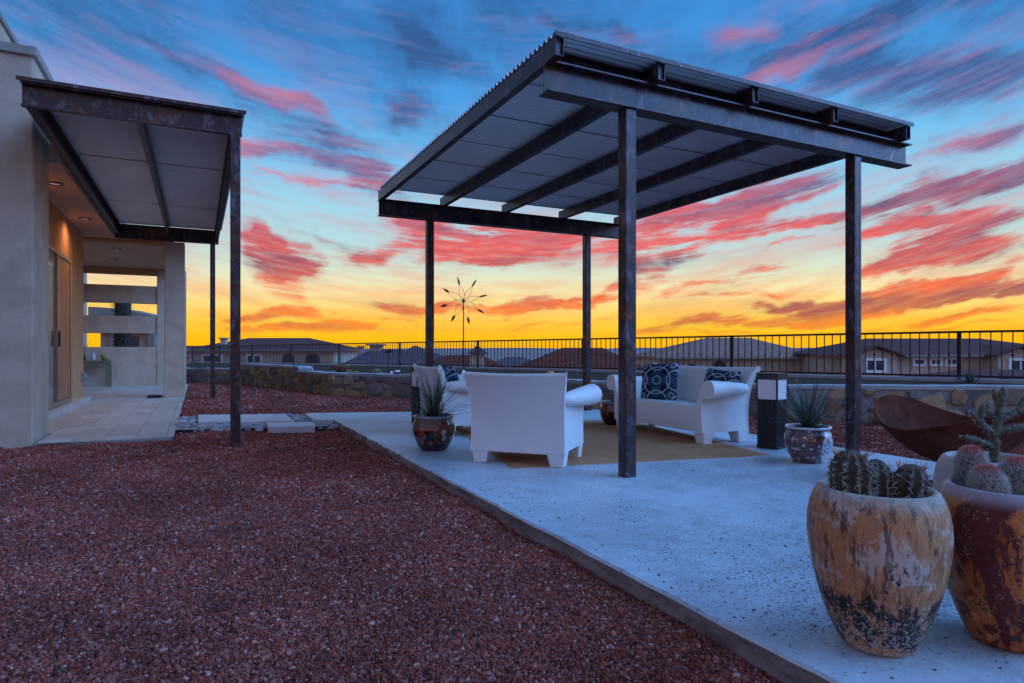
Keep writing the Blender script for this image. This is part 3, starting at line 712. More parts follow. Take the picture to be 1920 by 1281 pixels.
# fence wall and iron fence
kk = [i*.25 for i in range(0, 41)]
fd = (FB-FA).normalized(); fn = Vector((-fd.y, fd.x))
bw = MB()
for k in kk:
    p = fpt(k); zt = fz_bot(min(k,9.5))-.045 + .012*mnoise.noise(Vector((k*3,0,0)))
    for off, z in ((-.14,-.3),(-.14,zt),(.14,zt),(.14,-2.7)):
        q = p + fn*off; bw.v.append((q.x, q.y, z))
for i in range(len(kk)-1):
    o = i*4; bw.f += [(o,o+4,o+5,o+1),(o+1,o+5,o+6,o+2),(o+2,o+6,o+7,o+3)]
bw.f += [(0,1,2,3), tuple(len(bw.v)-4+i for i in (3,2,1,0))]
tag(bw.build('boundary_wall', M['mortarcap']), 'low grey mortar boundary wall carrying the long iron fence', 'wall')
FE = thing('iron_fence', 'long dark wrought-iron fence with knuckled pickets along the boundary wall', 'fence', (fpt(0).x, fpt(0).y, .2))
OF = FE.location
ang = math.atan2(fd.y, fd.x)
PL = (FB-FA).length/9
def frail(name, zf, hw, hz, k0, k1):
    p0, p1 = fpt(k0), fpt(k1); a3 = Vector((p0.x,p0.y,zf(min(k0,9)))); b3 = Vector((p1.x,p1.y,zf(min(k1,9))))
    m = MB(); n3 = Vector((fn.x,fn.y,0))*hw; u3 = Vector((0,0,hz))
    vs_ = [p+s1*n3+s2*u3-OF for p in (a3,b3) for s1, s2 in ((-1,-1),(1,-1),(1,1),(-1,1))]
    m.add(vs_, [(0,1,2,3),(4,7,6,5),(0,4,5,1),(1,5,6,2),(2,6,7,3),(3,7,4,0)])
    m.build(name, M['fence'], FE)
for i in range(10):
    k1 = i+1 if i < 9 else 9.9
    frail('top_rail', fz_top, .022, .020, i, k1); frail('bottom_rail', fz_bot, .020, .017, i, k1)
pm_ = MB().box(-.032,.032,-.032,.032,-.12,1)
post_me = pm_.mesh('post', M['fence'])
NP = 28
pick = MB().box(-.0085,.0085,-.0085,.0085,0,1).mesh('picket', M['fence'])
pk = MB().box(-.0085,.0085,-.0085,.0085,0,1)
pk.lathe([(.008,.45),(.018,.462),(.024,.478),(.024,.492),(.018,.508),(.008,.52)], 8)
pickk = pk.mesh('picket', M['fence'])
nn = 0
for i in range(0, 10):
    for j in range(0, NP):
        k = i + j/NP
        if k > 9.8: break
        p = fpt(k); zb_, zt_ = fz_bot(min(k,9)), fz_top(min(k,9))
        if j == 0:
            o = link('post', post_me, FE); o.scale = (1,1,(zt_-zb_+.02))
        else:
            o = link('picket', pickk if j % 2 else pick, FE); o.scale = (1,1,zt_-zb_); nn += 1
        o.location = Vector((p.x,p.y,zb_-(.02 if j == 0 else 0)))-OF; o.rotation_euler = (0,0,ang)

# ------------------------------------------------------------------ neighbouring houses
def rooftile(name, cols, sc_=3.2):
    m, n, b = newmat(name); co = ocoord(n)
    w = n.n('ShaderNodeTexWave', wave_type='BANDS', bands_direction='X'); n.put(w.inputs[0], co); w.inputs['Scale'].default_value = sc_; w.inputs['Distortion'].default_value = .25
    w2 = n.n('ShaderNodeTexWave', wave_type='BANDS', bands_direction='Y', wave_profile='SAW'); n.put(w2.inputs[0], co); w2.inputs['Scale'].default_value = sc_*.8; w2.inputs['Distortion'].default_value = .2
    f = n.noise(co, 2.2, 5, .7)
    c = n.ramp(f, [(.3, (*cols[0],1)), (.7, (*cols[1],1))])
    c = n.mix(n.m('MULTIPLY', n.smooth(w.outputs['Fac'], .65, .2), .7), c, (cols[0][0]*.3, cols[0][1]*.3, cols[0][2]*.3, 1))
    n.put(b.inputs['Base Color'], c); b.inputs['Roughness'].default_value = .85; b.inputs['Specular IOR Level'].default_value = .12
    bump(n, b, n.m('ADD', w.outputs['Fac'], n.m('MULTIPLY', w2.outputs['Fac'], .6)), .16, 1.0)
    return m
M['rt_brown'] = rooftile('brown_clay_tile', ((.26,.11,.10),(.42,.20,.19)))
M['rt_red'] = rooftile('red_clay_tile', ((.34,.085,.055),(.46,.13,.09)))
M['rt_grey'] = rooftile('grey_tile', ((.27,.18,.20),(.40,.29,.31)))
M['rt_shingle'] = pm('brown_shingle', [(.26,.125,.095),(.40,.21,.165)], 6, .95, 0, .05, 9, stretch=(.4,.4,3), spec=.1)
M['nb_tan'] = pm('neighbour_tan_stucco', [(.46,.34,.26),(.54,.41,.32)], 1.2, .9, 0, 0)
M['nb_pale'] = pm('neighbour_pale_stucco', [(.58,.56,.55),(.66,.64,.62)], 1.2, .9, 0, 0)
M['white'] = pm('white_trim', [(.74,.74,.74),(.80,.80,.80)], 3, .6, 0, 0)
M['pane'] = pm('dark_window_pane', [(.02,.022,.03),(.05,.055,.07)], 2, .12, 0, 0, spec=.8)
M['fascia'] = pm('fascia_board', [(.24,.19,.16),(.32,.26,.22)], 3, .7, 0, 0)
def hip(m, x0, x1, y0, y1, ze, zr, rx0, rx1, ry=None, over=.5):
    ry = (y0+y1)/2 if ry is None else ry
    a, b_, c, d = (x0-over,y0-over,ze), (x1+over,y0-over,ze), (x1+over,y1+over,ze), (x0-over,y1+over,ze)
    e_, f_ = (rx0,ry,zr), (rx1,ry,zr)
    lo = [(q[0],q[1],q[2]-.14) for q in (a,b_,c,d)]
    return m.add([a,b_,c,d,e_,f_]+lo, [(0,1,5,4),(1,2,5),(2,3,4,5),(3,0,4),(6,7,1,0),(7,8,2,1),(8,9,3,2),(9,6,0,3),(9,8,7,6)])
def nhouse(label, lat, d, L, D_, ze, zr, rx0, rx1, wall, roof, rot=0, zg=-2.7, wins=(), chim=(), wings=(), ry=None):
    """lat, d: left front corner measured right of / ahead of the view axis, metres"""
    p = RT*lat + FW*d
    t = thing('neighbour_house', label, 'house', (p.x, p.y, zg), -AZ+R(rot))
    z = lambda q: q-zg
    MB().box(0, L, 0, D_, 0, z(ze)-.12).build('wall', wall, t)
    rf = hip(MB(), 0, L, 0, D_, z(ze), z(zr), rx0, rx1, ry).build('roof', roof, t)
    MB().box(-.52, L+.52, -.56, -.50, z(ze)-.16, z(ze)-.01).build('fascia', M['fascia'], t)
    for (x0, x1, z0, z1, kind) in wins:
        w = MB()
        if kind == 'arch':
            pts = [(x0,z(z0)),(x1,z(z0))] + [((x0+x1)/2+(x1-x0)/2*math.cos(math.pi*i/10), z(z1)-(x1-x0)/2+(x1-x0)/2*math.sin(math.pi*i/10)) for i in range(11)]
            w.prism(pts, 'y', -.03, .02); w.build('arched_door', M['pane'], t); continue
        if kind == 'garage':
            MB().box(x0, x1, -.05, .0, z(z0), z(z1)).build('garage_door', M['fascia'], t); continue
        fw_ = .16
        for q in ((x0,x1,z0,z0+fw_),(x0,x1,z1-fw_,z1),(x0,x0+fw_,z0+fw_,z1-fw_),(x1-fw_,x1,z0+fw_,z1-fw_)): w.box(q[0],q[1],-.09,.0,z(q[2]),z(q[3]))
        wo = w.build('window', M['white'], t)
        MB().box(x0+fw_, x1-fw_, -.03, -.005, z(z0)+fw_, z(z1)-fw_).build('pane', M['pane'], wo)
        xm = (x0+x1)/2; MB().box(xm-.035, xm+.035, -.06, -.031, z(z0)+fw_, z(z1)-fw_).build('mullion', M['white'], wo)
    for (x, y, w_, z1) in chim:
        c = MB().box(x-w_/2, x+w_/2, y-w_/2, y+w_/2, z(zr)-1.6, z(z1)).build('chimney', wall, rf)
        MB().box(x-w_*.75, x+w_*.75, y-w_*.75, y+w_*.75, z(z1)+.001, z(z1)+.14).build('chimney_cap', M['fascia'], rf)
    for (x0, x1, prj, ze_, zp) in wings:
        xm = (x0+x1)/2
        MB().prism([(x0,0),(x1,0),(x1,z(ze_)),(xm,z(zp)-.1),(x0,z(ze_))], 'y', -prj, -.001).build('gable_wall', wall, t)
        g = MB(); ov = .35; th = .12
        sl = (z(zp)-z(ze_))/(xm-x0)
        pl = [(x0-ov, z(ze_)-ov*sl),(xm, z(zp)),(x1+ov, z(ze_)-ov*sl),(x1+ov, z(ze_)-ov*sl+th),(xm, z(zp)+th),(x0-ov, z(ze_)-ov*sl+th)]
        g.prism(pl, 'y', -prj-.35, 3.5).build('gable_roof', roof, t)
    return t
f40 = 1187/40
nhouse('tan house with brown tile roof and three small white-trimmed windows between gabled bays', 21.9, 40, 15, 9, .65, 1.72, 3.0, 11.0, M['nb_tan'], M['rt_brown'],
    wins=((3.38,4.25,-.13,.46,'w'),(4.42,5.28,-.13,.46,'w'),(5.42,6.28,-.13,.46,'w')), wings=((-1.0,1.7,1.2,.62,1.1),(7.9,10.6,1.2,.62,1.1)))
# windows of the two gabled bays
for hx, z0, z1, w_ in ((.35,-.48,.42,1.35), (9.25,-.56,.42,1.5)):
    t = bpy.data.objects['neighbour_house']
    fw_ = .16; m = MB(); x0, x1 = hx-w_/2, hx+w_/2
    for q in ((x0,x1,z0,z0+fw_),(x0,x1,z1-fw_,z1),(x0,x0+fw_,z0+fw_,z1-fw_),(x1-fw_,x1,z0+fw_,z1-fw_)): m.box(q[0],q[1],-1.29,-1.201,q[2]+2.7,q[3]+2.7)
    wo = m.build('window', M['white'], t)
    MB().box(x0+fw_,x1-fw_,-1.23,-1.203,z0+2.7+fw_,z1+2.7-fw_).build('pane', M['pane'], wo)
    MB().box(hx-.04,hx+.04,-1.25,-1.231,z0+2.7+fw_,z1+2.7-fw_).build('mullion', M['white'], wo)
nhouse('low brown tiled roof of a house just below the boundary fence', 17.6, 27, 12, 5, -.72, .02, 3.5, 6.5, M['nb_tan'], M['rt_brown'])
nhouse('tan house with broad brown shingle hip roof, arched entry and one narrow window', 11.2, 48, 12.1, 9.5, .40, 1.92, 5.0, 8.6, M['nb_tan'], M['rt_shingle'],
    wins=((10.7,11.4,-.42,.27,'w'),(1.9,2.9,-1.3,-.15,'arch'),(4.1,4.95,-1.3,.12,'arch'),(.4,1.5,-1.3,.05,'garage')))
nhouse('pale stucco house with a small grey hip roof between two tan houses', 29.6, 62, 6, 6, .15, .95, 2, 4, M['nb_pale'], M['rt_grey'], wins=((.5,1.3,-1.0,-.2,'w'),))
nhouse('house with low red tile roof beyond the gazebo rear post', .9, 40, 7.2, 8, -.35, 1.06, 2.6, 5.4, M['nb_tan'], M['rt_red'])
nhouse('house with long tile roof, wide eaves and porch left of the gazebo', -30.6, 60, 13.7, 10, .95, 2.12, 3.6, 9.8, M['nb_tan'], M['rt_brown'],
    wins=((1.2,3.2,-.6,.5,'w'),(5.4,6.9,-.9,.5,'w'),(11.0,12.4,-1.4,.6,'arch'),(8.8,10.0,-1.4,.6,'arch')), chim=((2.4,2,.5,1.95),))
nhouse('house with pale grey hip roof and two capped chimneys behind the fence', -14.4, 52, 9.2, 8, -.75, .98, 2.0, 4.6, M['nb_tan'], M['rt_grey'], chim=((1.2,3.2,.4,1.10),(2.4,4,1.0,1.28)))
nhouse('house with grey pyramid roof peeking over the fence', -10.8, 53.5, 6.5, 6.5, -.7, 1.28, 2.0, 2.2, M['nb_tan'], M['rt_grey'])
nhouse('house with low brown roof near the wind spinner', -6.6, 47, 5.6, 6, -.5, .50, 1.5, 4.2, M['nb_tan'], M['rt_red'])
nhouse('small distant house with grey roof just left of the red tile roof', -1.9, 62, 4.6, 6, -.6, .18, 1.4, 3.0, M['nb_tan'], M['rt_grey'])
nhouse('dark tiled house partly hidden behind the house pillar', -38.0, 66, 6.8, 8, .35, 1.35, 2.0, 4.6, M['nb_tan'], M['rt_brown'])
# chimney tower
p = RT*-2.46 + FW*45
tw = thing('chimney_tower', 'dark stucco chimney tower with pointed cap rising behind the fence', 'chimney', (p.x, p.y, -2.7), -AZ)
MB().box(-.5,.5,-.5,.5,0,3.35).build('shaft', M['nb_tan'], tw); m = MB(); m.add([(-.75,-.75,3.35),(.75,-.75,3.35),(.75,.75,3.35),(-.75,.75,3.35),(0,0,3.95)], [(0,1,4),(1,2,4),(2,3,4),(3,0,4),(3,2,1,0)]); m.box(-.06,.06,-.06,.06,3.8,4.3); m.build('cap', M['rt_brown'], tw)
# building seen through the screen wall of the house
p = RT*-23.4 + FW*36
nb = thing('neighbour_building', 'tan flat-roofed building seen through the openings of the patio screen wall', 'building', (p.x, p.y, -2.7), -AZ+R(6))
MB().box(0, 3.1, 0, 1.4, 0, 5.35).build('wall', M['nb_tan'], nb); MB().prism([(-.4,5.351),(3.3,5.351),(3.3,5.5),(1.4,5.95),(-.4,6.05)], 'y', -.5, 1.6).build('roof', M['coping'], nb)
MB().box(-.3, 3.25, -.42, -.02, 4.65, 4.85).build('canopy', M['coping'], nb)
for x in (.7, 2.75): MB().box(x, x+.35, -.4, -.05, 0, 4.65).build('column', M['coping'], nb)
for x0 in (1.3,): MB().box(x0, x0+.8, -.02, -.001, 2.75, 4.4).build('window', M['pane'], nb)
# ------------------------------------------------------------------ rug
def rug_mat():
    m, n, b = newmat('woven_sisal'); co = ocoord(n)
    w = n.n('ShaderNodeTexWave', wave_type='BANDS', bands_direction='Y'); n.put(w.inputs[0], co); w.inputs['Scale'].default_value = 11; w.inputs['Distortion'].default_value = 1.0
    f = n.noise(co, 5, 7, .7); g = n.noise(n.mapping(co, scale=(1, 9, 1)), 25, 4, .7)
    c = n.ramp(n.m('MULTIPLY_ADD', g, .5, n.m('MULTIPLY', f, .5)), [(.3, (.40,.165,.080,1)), (.7, (.74,.38,.20,1))])
    c = n.mix(n.m('MULTIPLY', n.smooth(w.outputs['Fac'], .2, .6), .45), c, (.30,.12,.05,1))
    n.put(b.inputs['Base Color'], c); b.inputs['Roughness'].default_value = .95; b.inputs['Specular IOR Level'].default_value = .1
    bump(n, b, n.m('ADD', w.outputs['Fac'], g), .006, .8); return m
def camloc(lat, d, z=0): p = RT*lat + FW*d; return (p.x, p.y, z)
rg = MB(); nx, ny = 60, 40; RW, RD = 2.42, 3.0
for j in range(ny+1):
    for i in range(nx+1):
        x, y = RW*i/nx, RD*j/ny; ed = (i in (0, nx)) or (j in (0, ny))
        w_ = .010*mnoise.noise(Vector((x*5, y*5, 2)))
        rg.v.append((x + (w_ if i in (0,nx) else 0), y + (w_ if j in (0,ny) else 0), .004 if ed else .012 + .0015*mnoise.noise(Vector((x*3,y*3,0)))))
rg.f = [(j*(nx+1)+i, j*(nx+1)+i+1, (j+1)*(nx+1)+i+1, (j+1)*(nx+1)+i) for j in range(ny) for i in range(nx)]
M['rug'] = rug_mat()
rug = rg.build('rug', M['rug'], loc=camloc(.0, 5.08, .0), rz=-AZ+R(15.2))
tag(rug, 'brown woven sisal rug lying on the slab under the white seating', 'rug')
sol = rug.modifiers.new('thick', 'SOLIDIFY'); sol.thickness = .004; sol.offset = -1

# ------------------------------------------------------------------ moulded white seating
def seat(name, label, cat, loc, rz, W, group):
    """local: +y is the front, x across; W is the body width between the outer arm panels"""
    t = thing(name, label, cat, loc, rz, group); wm = M['whiteplastic']
    hb_ = W/2
    # back: swept panel, flaring outwards and leaning back
    zs = [.10, .22, .34, .46, .58, .68, .755, .775, .765, .70, .60, .50, .40, .30, .10]
    ys = [-.300,-.296,-.298,-.306,-.325,-.352,-.385,-.372,-.350,-.318,-.285,-.262,-.24,-.225,-.215]
    wd = [1.0,.995,.99,1.0,1.02,1.055,1.10,1.095,1.085,1.05,1.01,.985,.97,.96,.96]
    m = MB(); nx = 16
    for z, y, k in zip(zs, ys, wd):
        for i in range(nx+1):
            u = -1+2*i/nx; cv = (1-u*u)
            sag = -.012*cv if z > .7 else 0
            m.v.append((u*hb_*k, y-.035*cv*max(0, (z-.3))/.47*.9, z+sag))
    nr = len(zs)
    m.f = [((r)*(nx+1)+i, (r)*(nx+1)+i+1, (r+1)*(nx+1)+i+1, (r+1)*(nx+1)+i) for r in range(nr-1) for i in range(nx)]
    for e_ in (0, nx): 
        ring = [r*(nx+1)+e_ for r in range(nr)]
        m.f.append(tuple(ring if e_ else ring[::-1]))
    m.f.append(tuple(range(nx+1))[::-1] + tuple((nr-1)*(nx+1)+i for i in range(nx+1)))
    smooth_angle(m.build('backrest', wm, t, bevel=.010, seg=3), 45)
    # seat with front panel
    sp = [(-.24,.12),(.285,.12),(.300,.20),(.300,.34),(.292,.375),(.27,.392),(.10,.385),(-.10,.372),(-.24,.372)]
    smooth_angle(MB().prism(sp[::-1], 'x', -hb_+.06, hb_-.06).build('seat', wm, t, bevel=.004), 40)
    # arms
    for s in (-1, 1):
        m = MB(); NS = 14; rings = []
        for q in range(NS+1):
            f_ = q/NS; y = -.30 + .615*f_
            rr = .036+.058*f_**.55; cz = .553+.004*f_; cxo = hb_-.028+.100*f_**.55
            outb = hb_-.005
            prof = [(hb_-.085, .12), (hb_-.085, .36), (hb_-.080, .42), (cxo-rr*1.12, cz-.05)]
            for a_ in range(0, 13):
                th = math.pi*1.02 - a_*(math.pi*1.50)/12
                prof.append((cxo+rr*math.cos(th), cz+rr*math.sin(th)))
            prof += [(outb+.004, cz-rr*.98), (outb-.002, cz-rr*1.5), (outb-.004, .30), (outb+.002, .12)]
            rings.append([(s*px_, y + (.012*math.sin(math.pi*min(1,max(0,(pz-.12)/.5))) if q == NS else 0), pz) for px_, pz in prof])
        n_ = len(rings[0])
        for r_ in rings: m.v += r_
        for q in range(NS):
            for j in range(n_):
                a_, b_, c_, d_ = q*n_+j, q*n_+(j+1) % n_, (q+1)*n_+(j+1) % n_, (q+1)*n_+j
                m.f.append((a_,b_,c_,d_) if s < 0 else (d_,c_,b_,a_))
        m.f += [tuple(range(n_)) if s > 0 else tuple(range(n_))[::-1], (tuple(range(NS*n_, (NS+1)*n_)) if s < 0 else tuple(range(NS*n_, (NS+1)*n_))[::-1])]
        smooth_angle(m.build('arm', wm, t, bevel=.006, seg=2), 50)
    for sx in (-1, 1):
        for sy in (-1, 1):
            m = MB(); xo = sx*(hb_-.002); yo = .298 if sy > 0 else -.298
            top = [(xo-sx*.155, yo-sy*.14), (xo, yo-sy*.14), (xo, yo), (xo-sx*.155, yo)]
            bot = [(xo-sx*.125, yo-sy*.112), (xo-sx*.012, yo-sy*.112), (xo-sx*.012, yo-sy*.012), (xo-sx*.125, yo-sy*.012)]
            vs_ = [(p[0],p[1],.0) for p in bot] + [(p[0],p[1],.128) for p in top]
            fs_ = [(0,3,2,1),(4,5,6,7),(0,1,5,4),(1,2,6,5),(2,3,7,6),(3,0,4,7)]
            if sx*sy < 0: fs_ = [f[::-1] for f in fs_]
            m.add(vs_, fs_).build('leg', wm, t, bevel=.008, seg=2)
    return t
# heading: local +y -> facing direction
def face(deg_from_view): return -AZ - R(deg_from_view)      # 0 = looking away from the camera, + = turned to the right
SG = 'white moulded plastic seats around the rug'
seat('armchair', 'white moulded armchair seen from the back, beside the red floral pot', 'armchair', camloc(.145, 5.50, .0), face(21), .82, SG)
seat('armchair', 'white moulded armchair facing right with a patterned pillow, behind the red floral pot', 'armchair', camloc(-.64, 7.35, .0), face(64), .82, SG)
seat('sofa', 'white moulded two-seat sofa holding two patterned pillows beside the wicker lamp', 'sofa', camloc(1.845, 7.09, .0), face(-116), 1.50, SG)

# pillows
def ringmask(x, y, cx, cy, r, w): return np.abs(np.hypot(x-cx, y-cy)-r) < w
def pillow_mesh():
    N_ = 90; g = np.linspace(-1, 1, N_+1)
    X, Y = np.meshgrid(g, g); X = X.ravel(); Y = Y.ravel()
    ex = 1 - .07*(1-Y**2)*np.abs(X)**2; ey = 1 - .07*(1-X**2)*np.abs(Y)**2
    px, py = X*.225*ex, Y*.225*ey
    th = .075*((1-X**4)*(1-Y**4))**.42 + .004*np.sin(X*9+Y*4)*(1-X**2)*(1-Y**2)
    ax, ay = X*1.15, Y*1.15
    c = np.zeros((X.size, 3)); c[:] = (.010,.018,.045)
    pale = (.50,.56,.68); teal = (.05,.16,.24)
    for cx, cy in ((.55,.55),(-.55,.55),(.55,-.55),(-.55,-.55)):
        for r in (.30,.44,.58,.72): c[ringmask(ax, ay, cx, cy, r, .018)] = teal
    c[ringmask(ax, ay, 0, 0, .24, .022)] = pale
    c[ringmask(ax, ay, 0, 0, .84, .028)] = pale
    for cx, cy in ((1.25,0),(-1.25,0),(0,1.25),(0,-1.25)): c[ringmask(ax, ay, cx, cy, .62, .026)] = pale
    for sx in (-1,1):
        for sy in (-1,1):
            dd = np.abs(np.abs(ax-sx*.92)+np.abs(ay-sy*.92)-.20); c[dd < .03] = pale
            c[np.abs((ax*sx)-(ay*sy)) < .02] = np.where((np.hypot(ax,ay) > .95)[:,None], pale, c)[np.abs((ax*sx)-(ay*sy)) < .02]
    n_ = N_+1; m = MB()
    m.v = [(a, -t_, b_) for a, b_, t_ in zip(px, py, th)] + [(a, t_, b_) for a, b_, t_ in zip(px, py, th)]
    for j in range(N_):
        for i in range(N_):
            q = j*n_+i; m.f.append((q, q+1, q+n_+1, q+n_)); o = n_*n_; m.f.append((o+q+n_, o+q+n_+1, o+q+1, o+q))
    me = m.mesh('pillow', M['pillow'], True); paint(me, np.vstack([c, c])); return me
M['pillow'] = vcol('patterned_pillow_fabric', .85, 0, .002, .2)
pil = pillow_mesh()
def pillow(label, lat, d, z, fdeg, tilt, roll=0):
    o = link('pillow', pil); o.location = camloc(lat, d, z); o.rotation_mode = 'XYZ'
    o.rotation_euler = (R(tilt), R(roll), -AZ-R(fdeg)); tag(o, label, 'pillow', 'navy patterned pillows on the white seats')
pillow('navy pillow with pale ring pattern leaning at the far end of the sofa', 1.70, 7.30, .585, -142, 16, 3)
pillow('navy ring-patterned pillow half hidden behind the rolled near arm of the sofa', 2.20, 6.73, .53, -118, 16, -4)
pillow('navy ring-patterned pillow lying in the armchair behind the floral pot', -.72, 7.32, .575, 64, 20, 4)

# ------------------------------------------------------------------ lamps
def weave_mat():
    m, n, b = newmat('black_wicker'); co = ocoord(n)
    w = n.n('ShaderNodeTexWave', wave_type='BANDS', bands_direction='Z'); n.put(w.inputs[0], co); w.inputs['Scale'].default_value = 22
    n.put(b.inputs['Base Color'], n.ramp(w.outputs['Fac'], [(.2,(.008,.008,.010,1)),(.8,(.035,.034,.040,1))])); b.inputs['Roughness'].default_value = .42
    return m
M['wicker'] = weave_mat()
M['frost'] = pm('frosted_acrylic', [(.80,.80,.80),(.86,.86,.86)], 2, .35, 0, 0, world_=False)
def lamp(label, loc, rz):
    t = thing('floor_lamp', label, 'lamp', loc, rz, 'square wicker floor lamps'); s = .1
    # woven shaft: strands wrapped row by row
    core = MB().box(-s+.008, s-.008, -s+.008, s-.008, .02, .46); core.build('shaft_core', M['wicker'], t)
    rows = 22; hh = .44/rows; m = MB(); per = 8
    for r in range(rows):
        z = .02+r*hh
        for side in range(4):
            for j in range(per):
                if True:
                    out = .004 if (j+r) % 2 else -.003
                    a0 = -s+2*s*j/per; a1 = a0+2*s/per; o0 = s-.006; o1 = s+out
                    c_, s_ = [(1,0),(0,1),(-1,0),(0,-1)][side]
                    q = [(a0,-o0),(a1,-o0),(a1-.002,-o1),(a0+.002,-o1)]
                    q = [(x*c_-y*s_, x*s_+y*c_) for x, y in q]
                    m.prism(q, 'z', z+.0015, z+hh-.0015)
    wv_ = m.build('woven_panel', M['wicker'], t); wv_['kind'] = 'stuff'
    MB().box(-s-.004, s+.004, -s-.004, s+.004, 0, .022).build('base', M['black'], t)
    MB().box(-s-.004, s+.004, -s-.004, s+.004, .459, .475).build('collar', M['black'], t)
    for sx in (-1,1):
        for sy in (-1,1): MB().box(sx*s-.007, sx*s+.007, sy*s-.007, sy*s+.007, .475, .665).build('corner_bar', M['black'], t)
    for k in range(4):
        c_, s_ = [(1,0),(0,1),(-1,0),(0,-1)][k]
        q = [(x*c_-y*s_, x*s_+y*c_) for x, y in ((-s+.007,-s+.004),(s-.007,-s+.004),(s-.007,-s-.001),(-s+.007,-s-.001))]
        MB().prism(q, 'z', .475, .665).build('pane', M['frost'], t)
    MB().box(-s-.008, s+.008, -s-.008, s+.008, .665, .728).build('lid', M['wicker'], t, bevel=.004)
lamp('black wicker floor lamp with white panes standing beside the sofa', camloc(2.53, 6.16, 0), -AZ+R(41))
lamp('black wicker floor lamp half hidden by the armchair and red floral pot', camloc(-1.185, 8.30, 0), -AZ+R(30))

# ------------------------------------------------------------------ pots and plants
def leaf(m, base, az_, length, rise, droop, w, seg=7, fold=.25):
    """strap leaf: az_ heading, rise = start elevation (rad), droop = bend (rad) along the leaf"""
    p = Vector(base); el_ = rise; step = length/seg
    h = Vector((math.cos(az_), math.sin(az_), 0)); sd = Vector((-h.y, h.x, 0)); o = len(m.v)
    for i in range(seg+1):
        f_ = i/seg; ww = w*(.75+.5*f_ if f_ < .3 else .9*(1-((f_-.3)/.7)**1.6)+.02)
        up = Vector((0,0,1))*math.cos(el_) - h*math.sin(el_)
        m.v += [tuple(p-sd*ww+up*ww*fold), tuple(p-up*ww*fold*.4), tuple(p+sd*ww+up*ww*fold)]
        p = p + (h*math.cos(el_)+Vector((0,0,1))*math.sin(el_))*step; el_ -= droop/seg*(.4+1.2*f_)
    for i in range(seg):
        q = o+i*3; m.f += [(q,q+1,q+4,q+3),(q+1,q+2,q+5,q+4)]
    return m
def leafmat(name, a, b_, rough=.5):
    m, n, b = newmat(name); rnd = n.n('ShaderNodeObjectInfo').outputs['Random']
    c = n.mix(rnd, (*a,1), (*b_,1)); f = n.noise(n.mapping(ocoord(n), scale=(1,1,.2)), 40, 3, .6)
    c = n.mix(1, c, n.ramp(f, [(.3,(.75,.75,.75,1)),(.7,(1.15,1.15,1.15,1))]), 'MULTIPLY')
    n.put(b.inputs['Base Color'], c); b.inputs['Roughness'].default_value = rough; return m
M['yucca'] = leafmat('yucca_leaf', (.045,.060,.028), (.085,.085,.042))
M['agave'] = leafmat('grey_green_leaf', (.06,.095,.075), (.10,.135,.10))
def fillpot(t, prof, mat, soil_r, soil_z, n=64, name='pot'):
    return MB().lathe(prof, n).build(name, mat, t, smooth=True)
def soil(t, r, z):
    m = MB(); prof = [(r, z), (r*.7, z+.012), (r*.35, z+.016), (0.001, z+.02)]
    m.lathe(prof, 24); m.build('soil', M['potsoil'], t, smooth=True)
# painted pots -- colour print computed on a dense lathe
def dense_pot(t, prof, nu, colf, mat, name='pot'):
    P = np.array(prof); L_ = np.concatenate([[0], np.cumsum(np.hypot(*np.diff(P, axis=0).T))]); nv = 110
    s_ = np.linspace(0, L_[-1], nv); r = np.interp(s_, L_, P[:,0]); z = np.interp(s_, L_, P[:,1])
    k = 3; ker = np.ones(k)/k
    m = MB(); m.lathe(list(zip(r, z)), nu)
    me = m.mesh(name, mat, True)
    th = np.tile(np.arange(nu)*2*np.pi/nu, nv); Z = np.repeat(z, nu); Rr = np.repeat(r, nu); S_ = np.repeat(s_, nu)
    paint(me, colf(th, Z, Rr, S_)); return link(name, me, t)
def flower(c, th, z, t0, z0, R_, rad, col, col2, petals=8):
    du = ((th-t0+np.pi) % (2*np.pi)-np.pi)*R_; dv = z-z0
    r = np.hypot(du, dv); a = np.arctan2(dv, du); k = rad*(.62+.38*np.abs(np.cos(a*petals/2)))
    c[r < k] = col; c[(r < k) & (np.abs(r-k*.62) < k*.07)] = col2; c[r < k*.28] = col2
ROUND = [(.105,0),(.12,.002),(.135,.02),(.170,.085),(.196,.155),(.203,.205),(.196,.255),(.180,.292),(.178,.300),(.192,.312),(.196,.325),(.190,.334),(.176,.332),(.168,.318),(.166,.27),(.16,.25)]
M['glaze'] = vcol('painted_glaze', .16, .7)
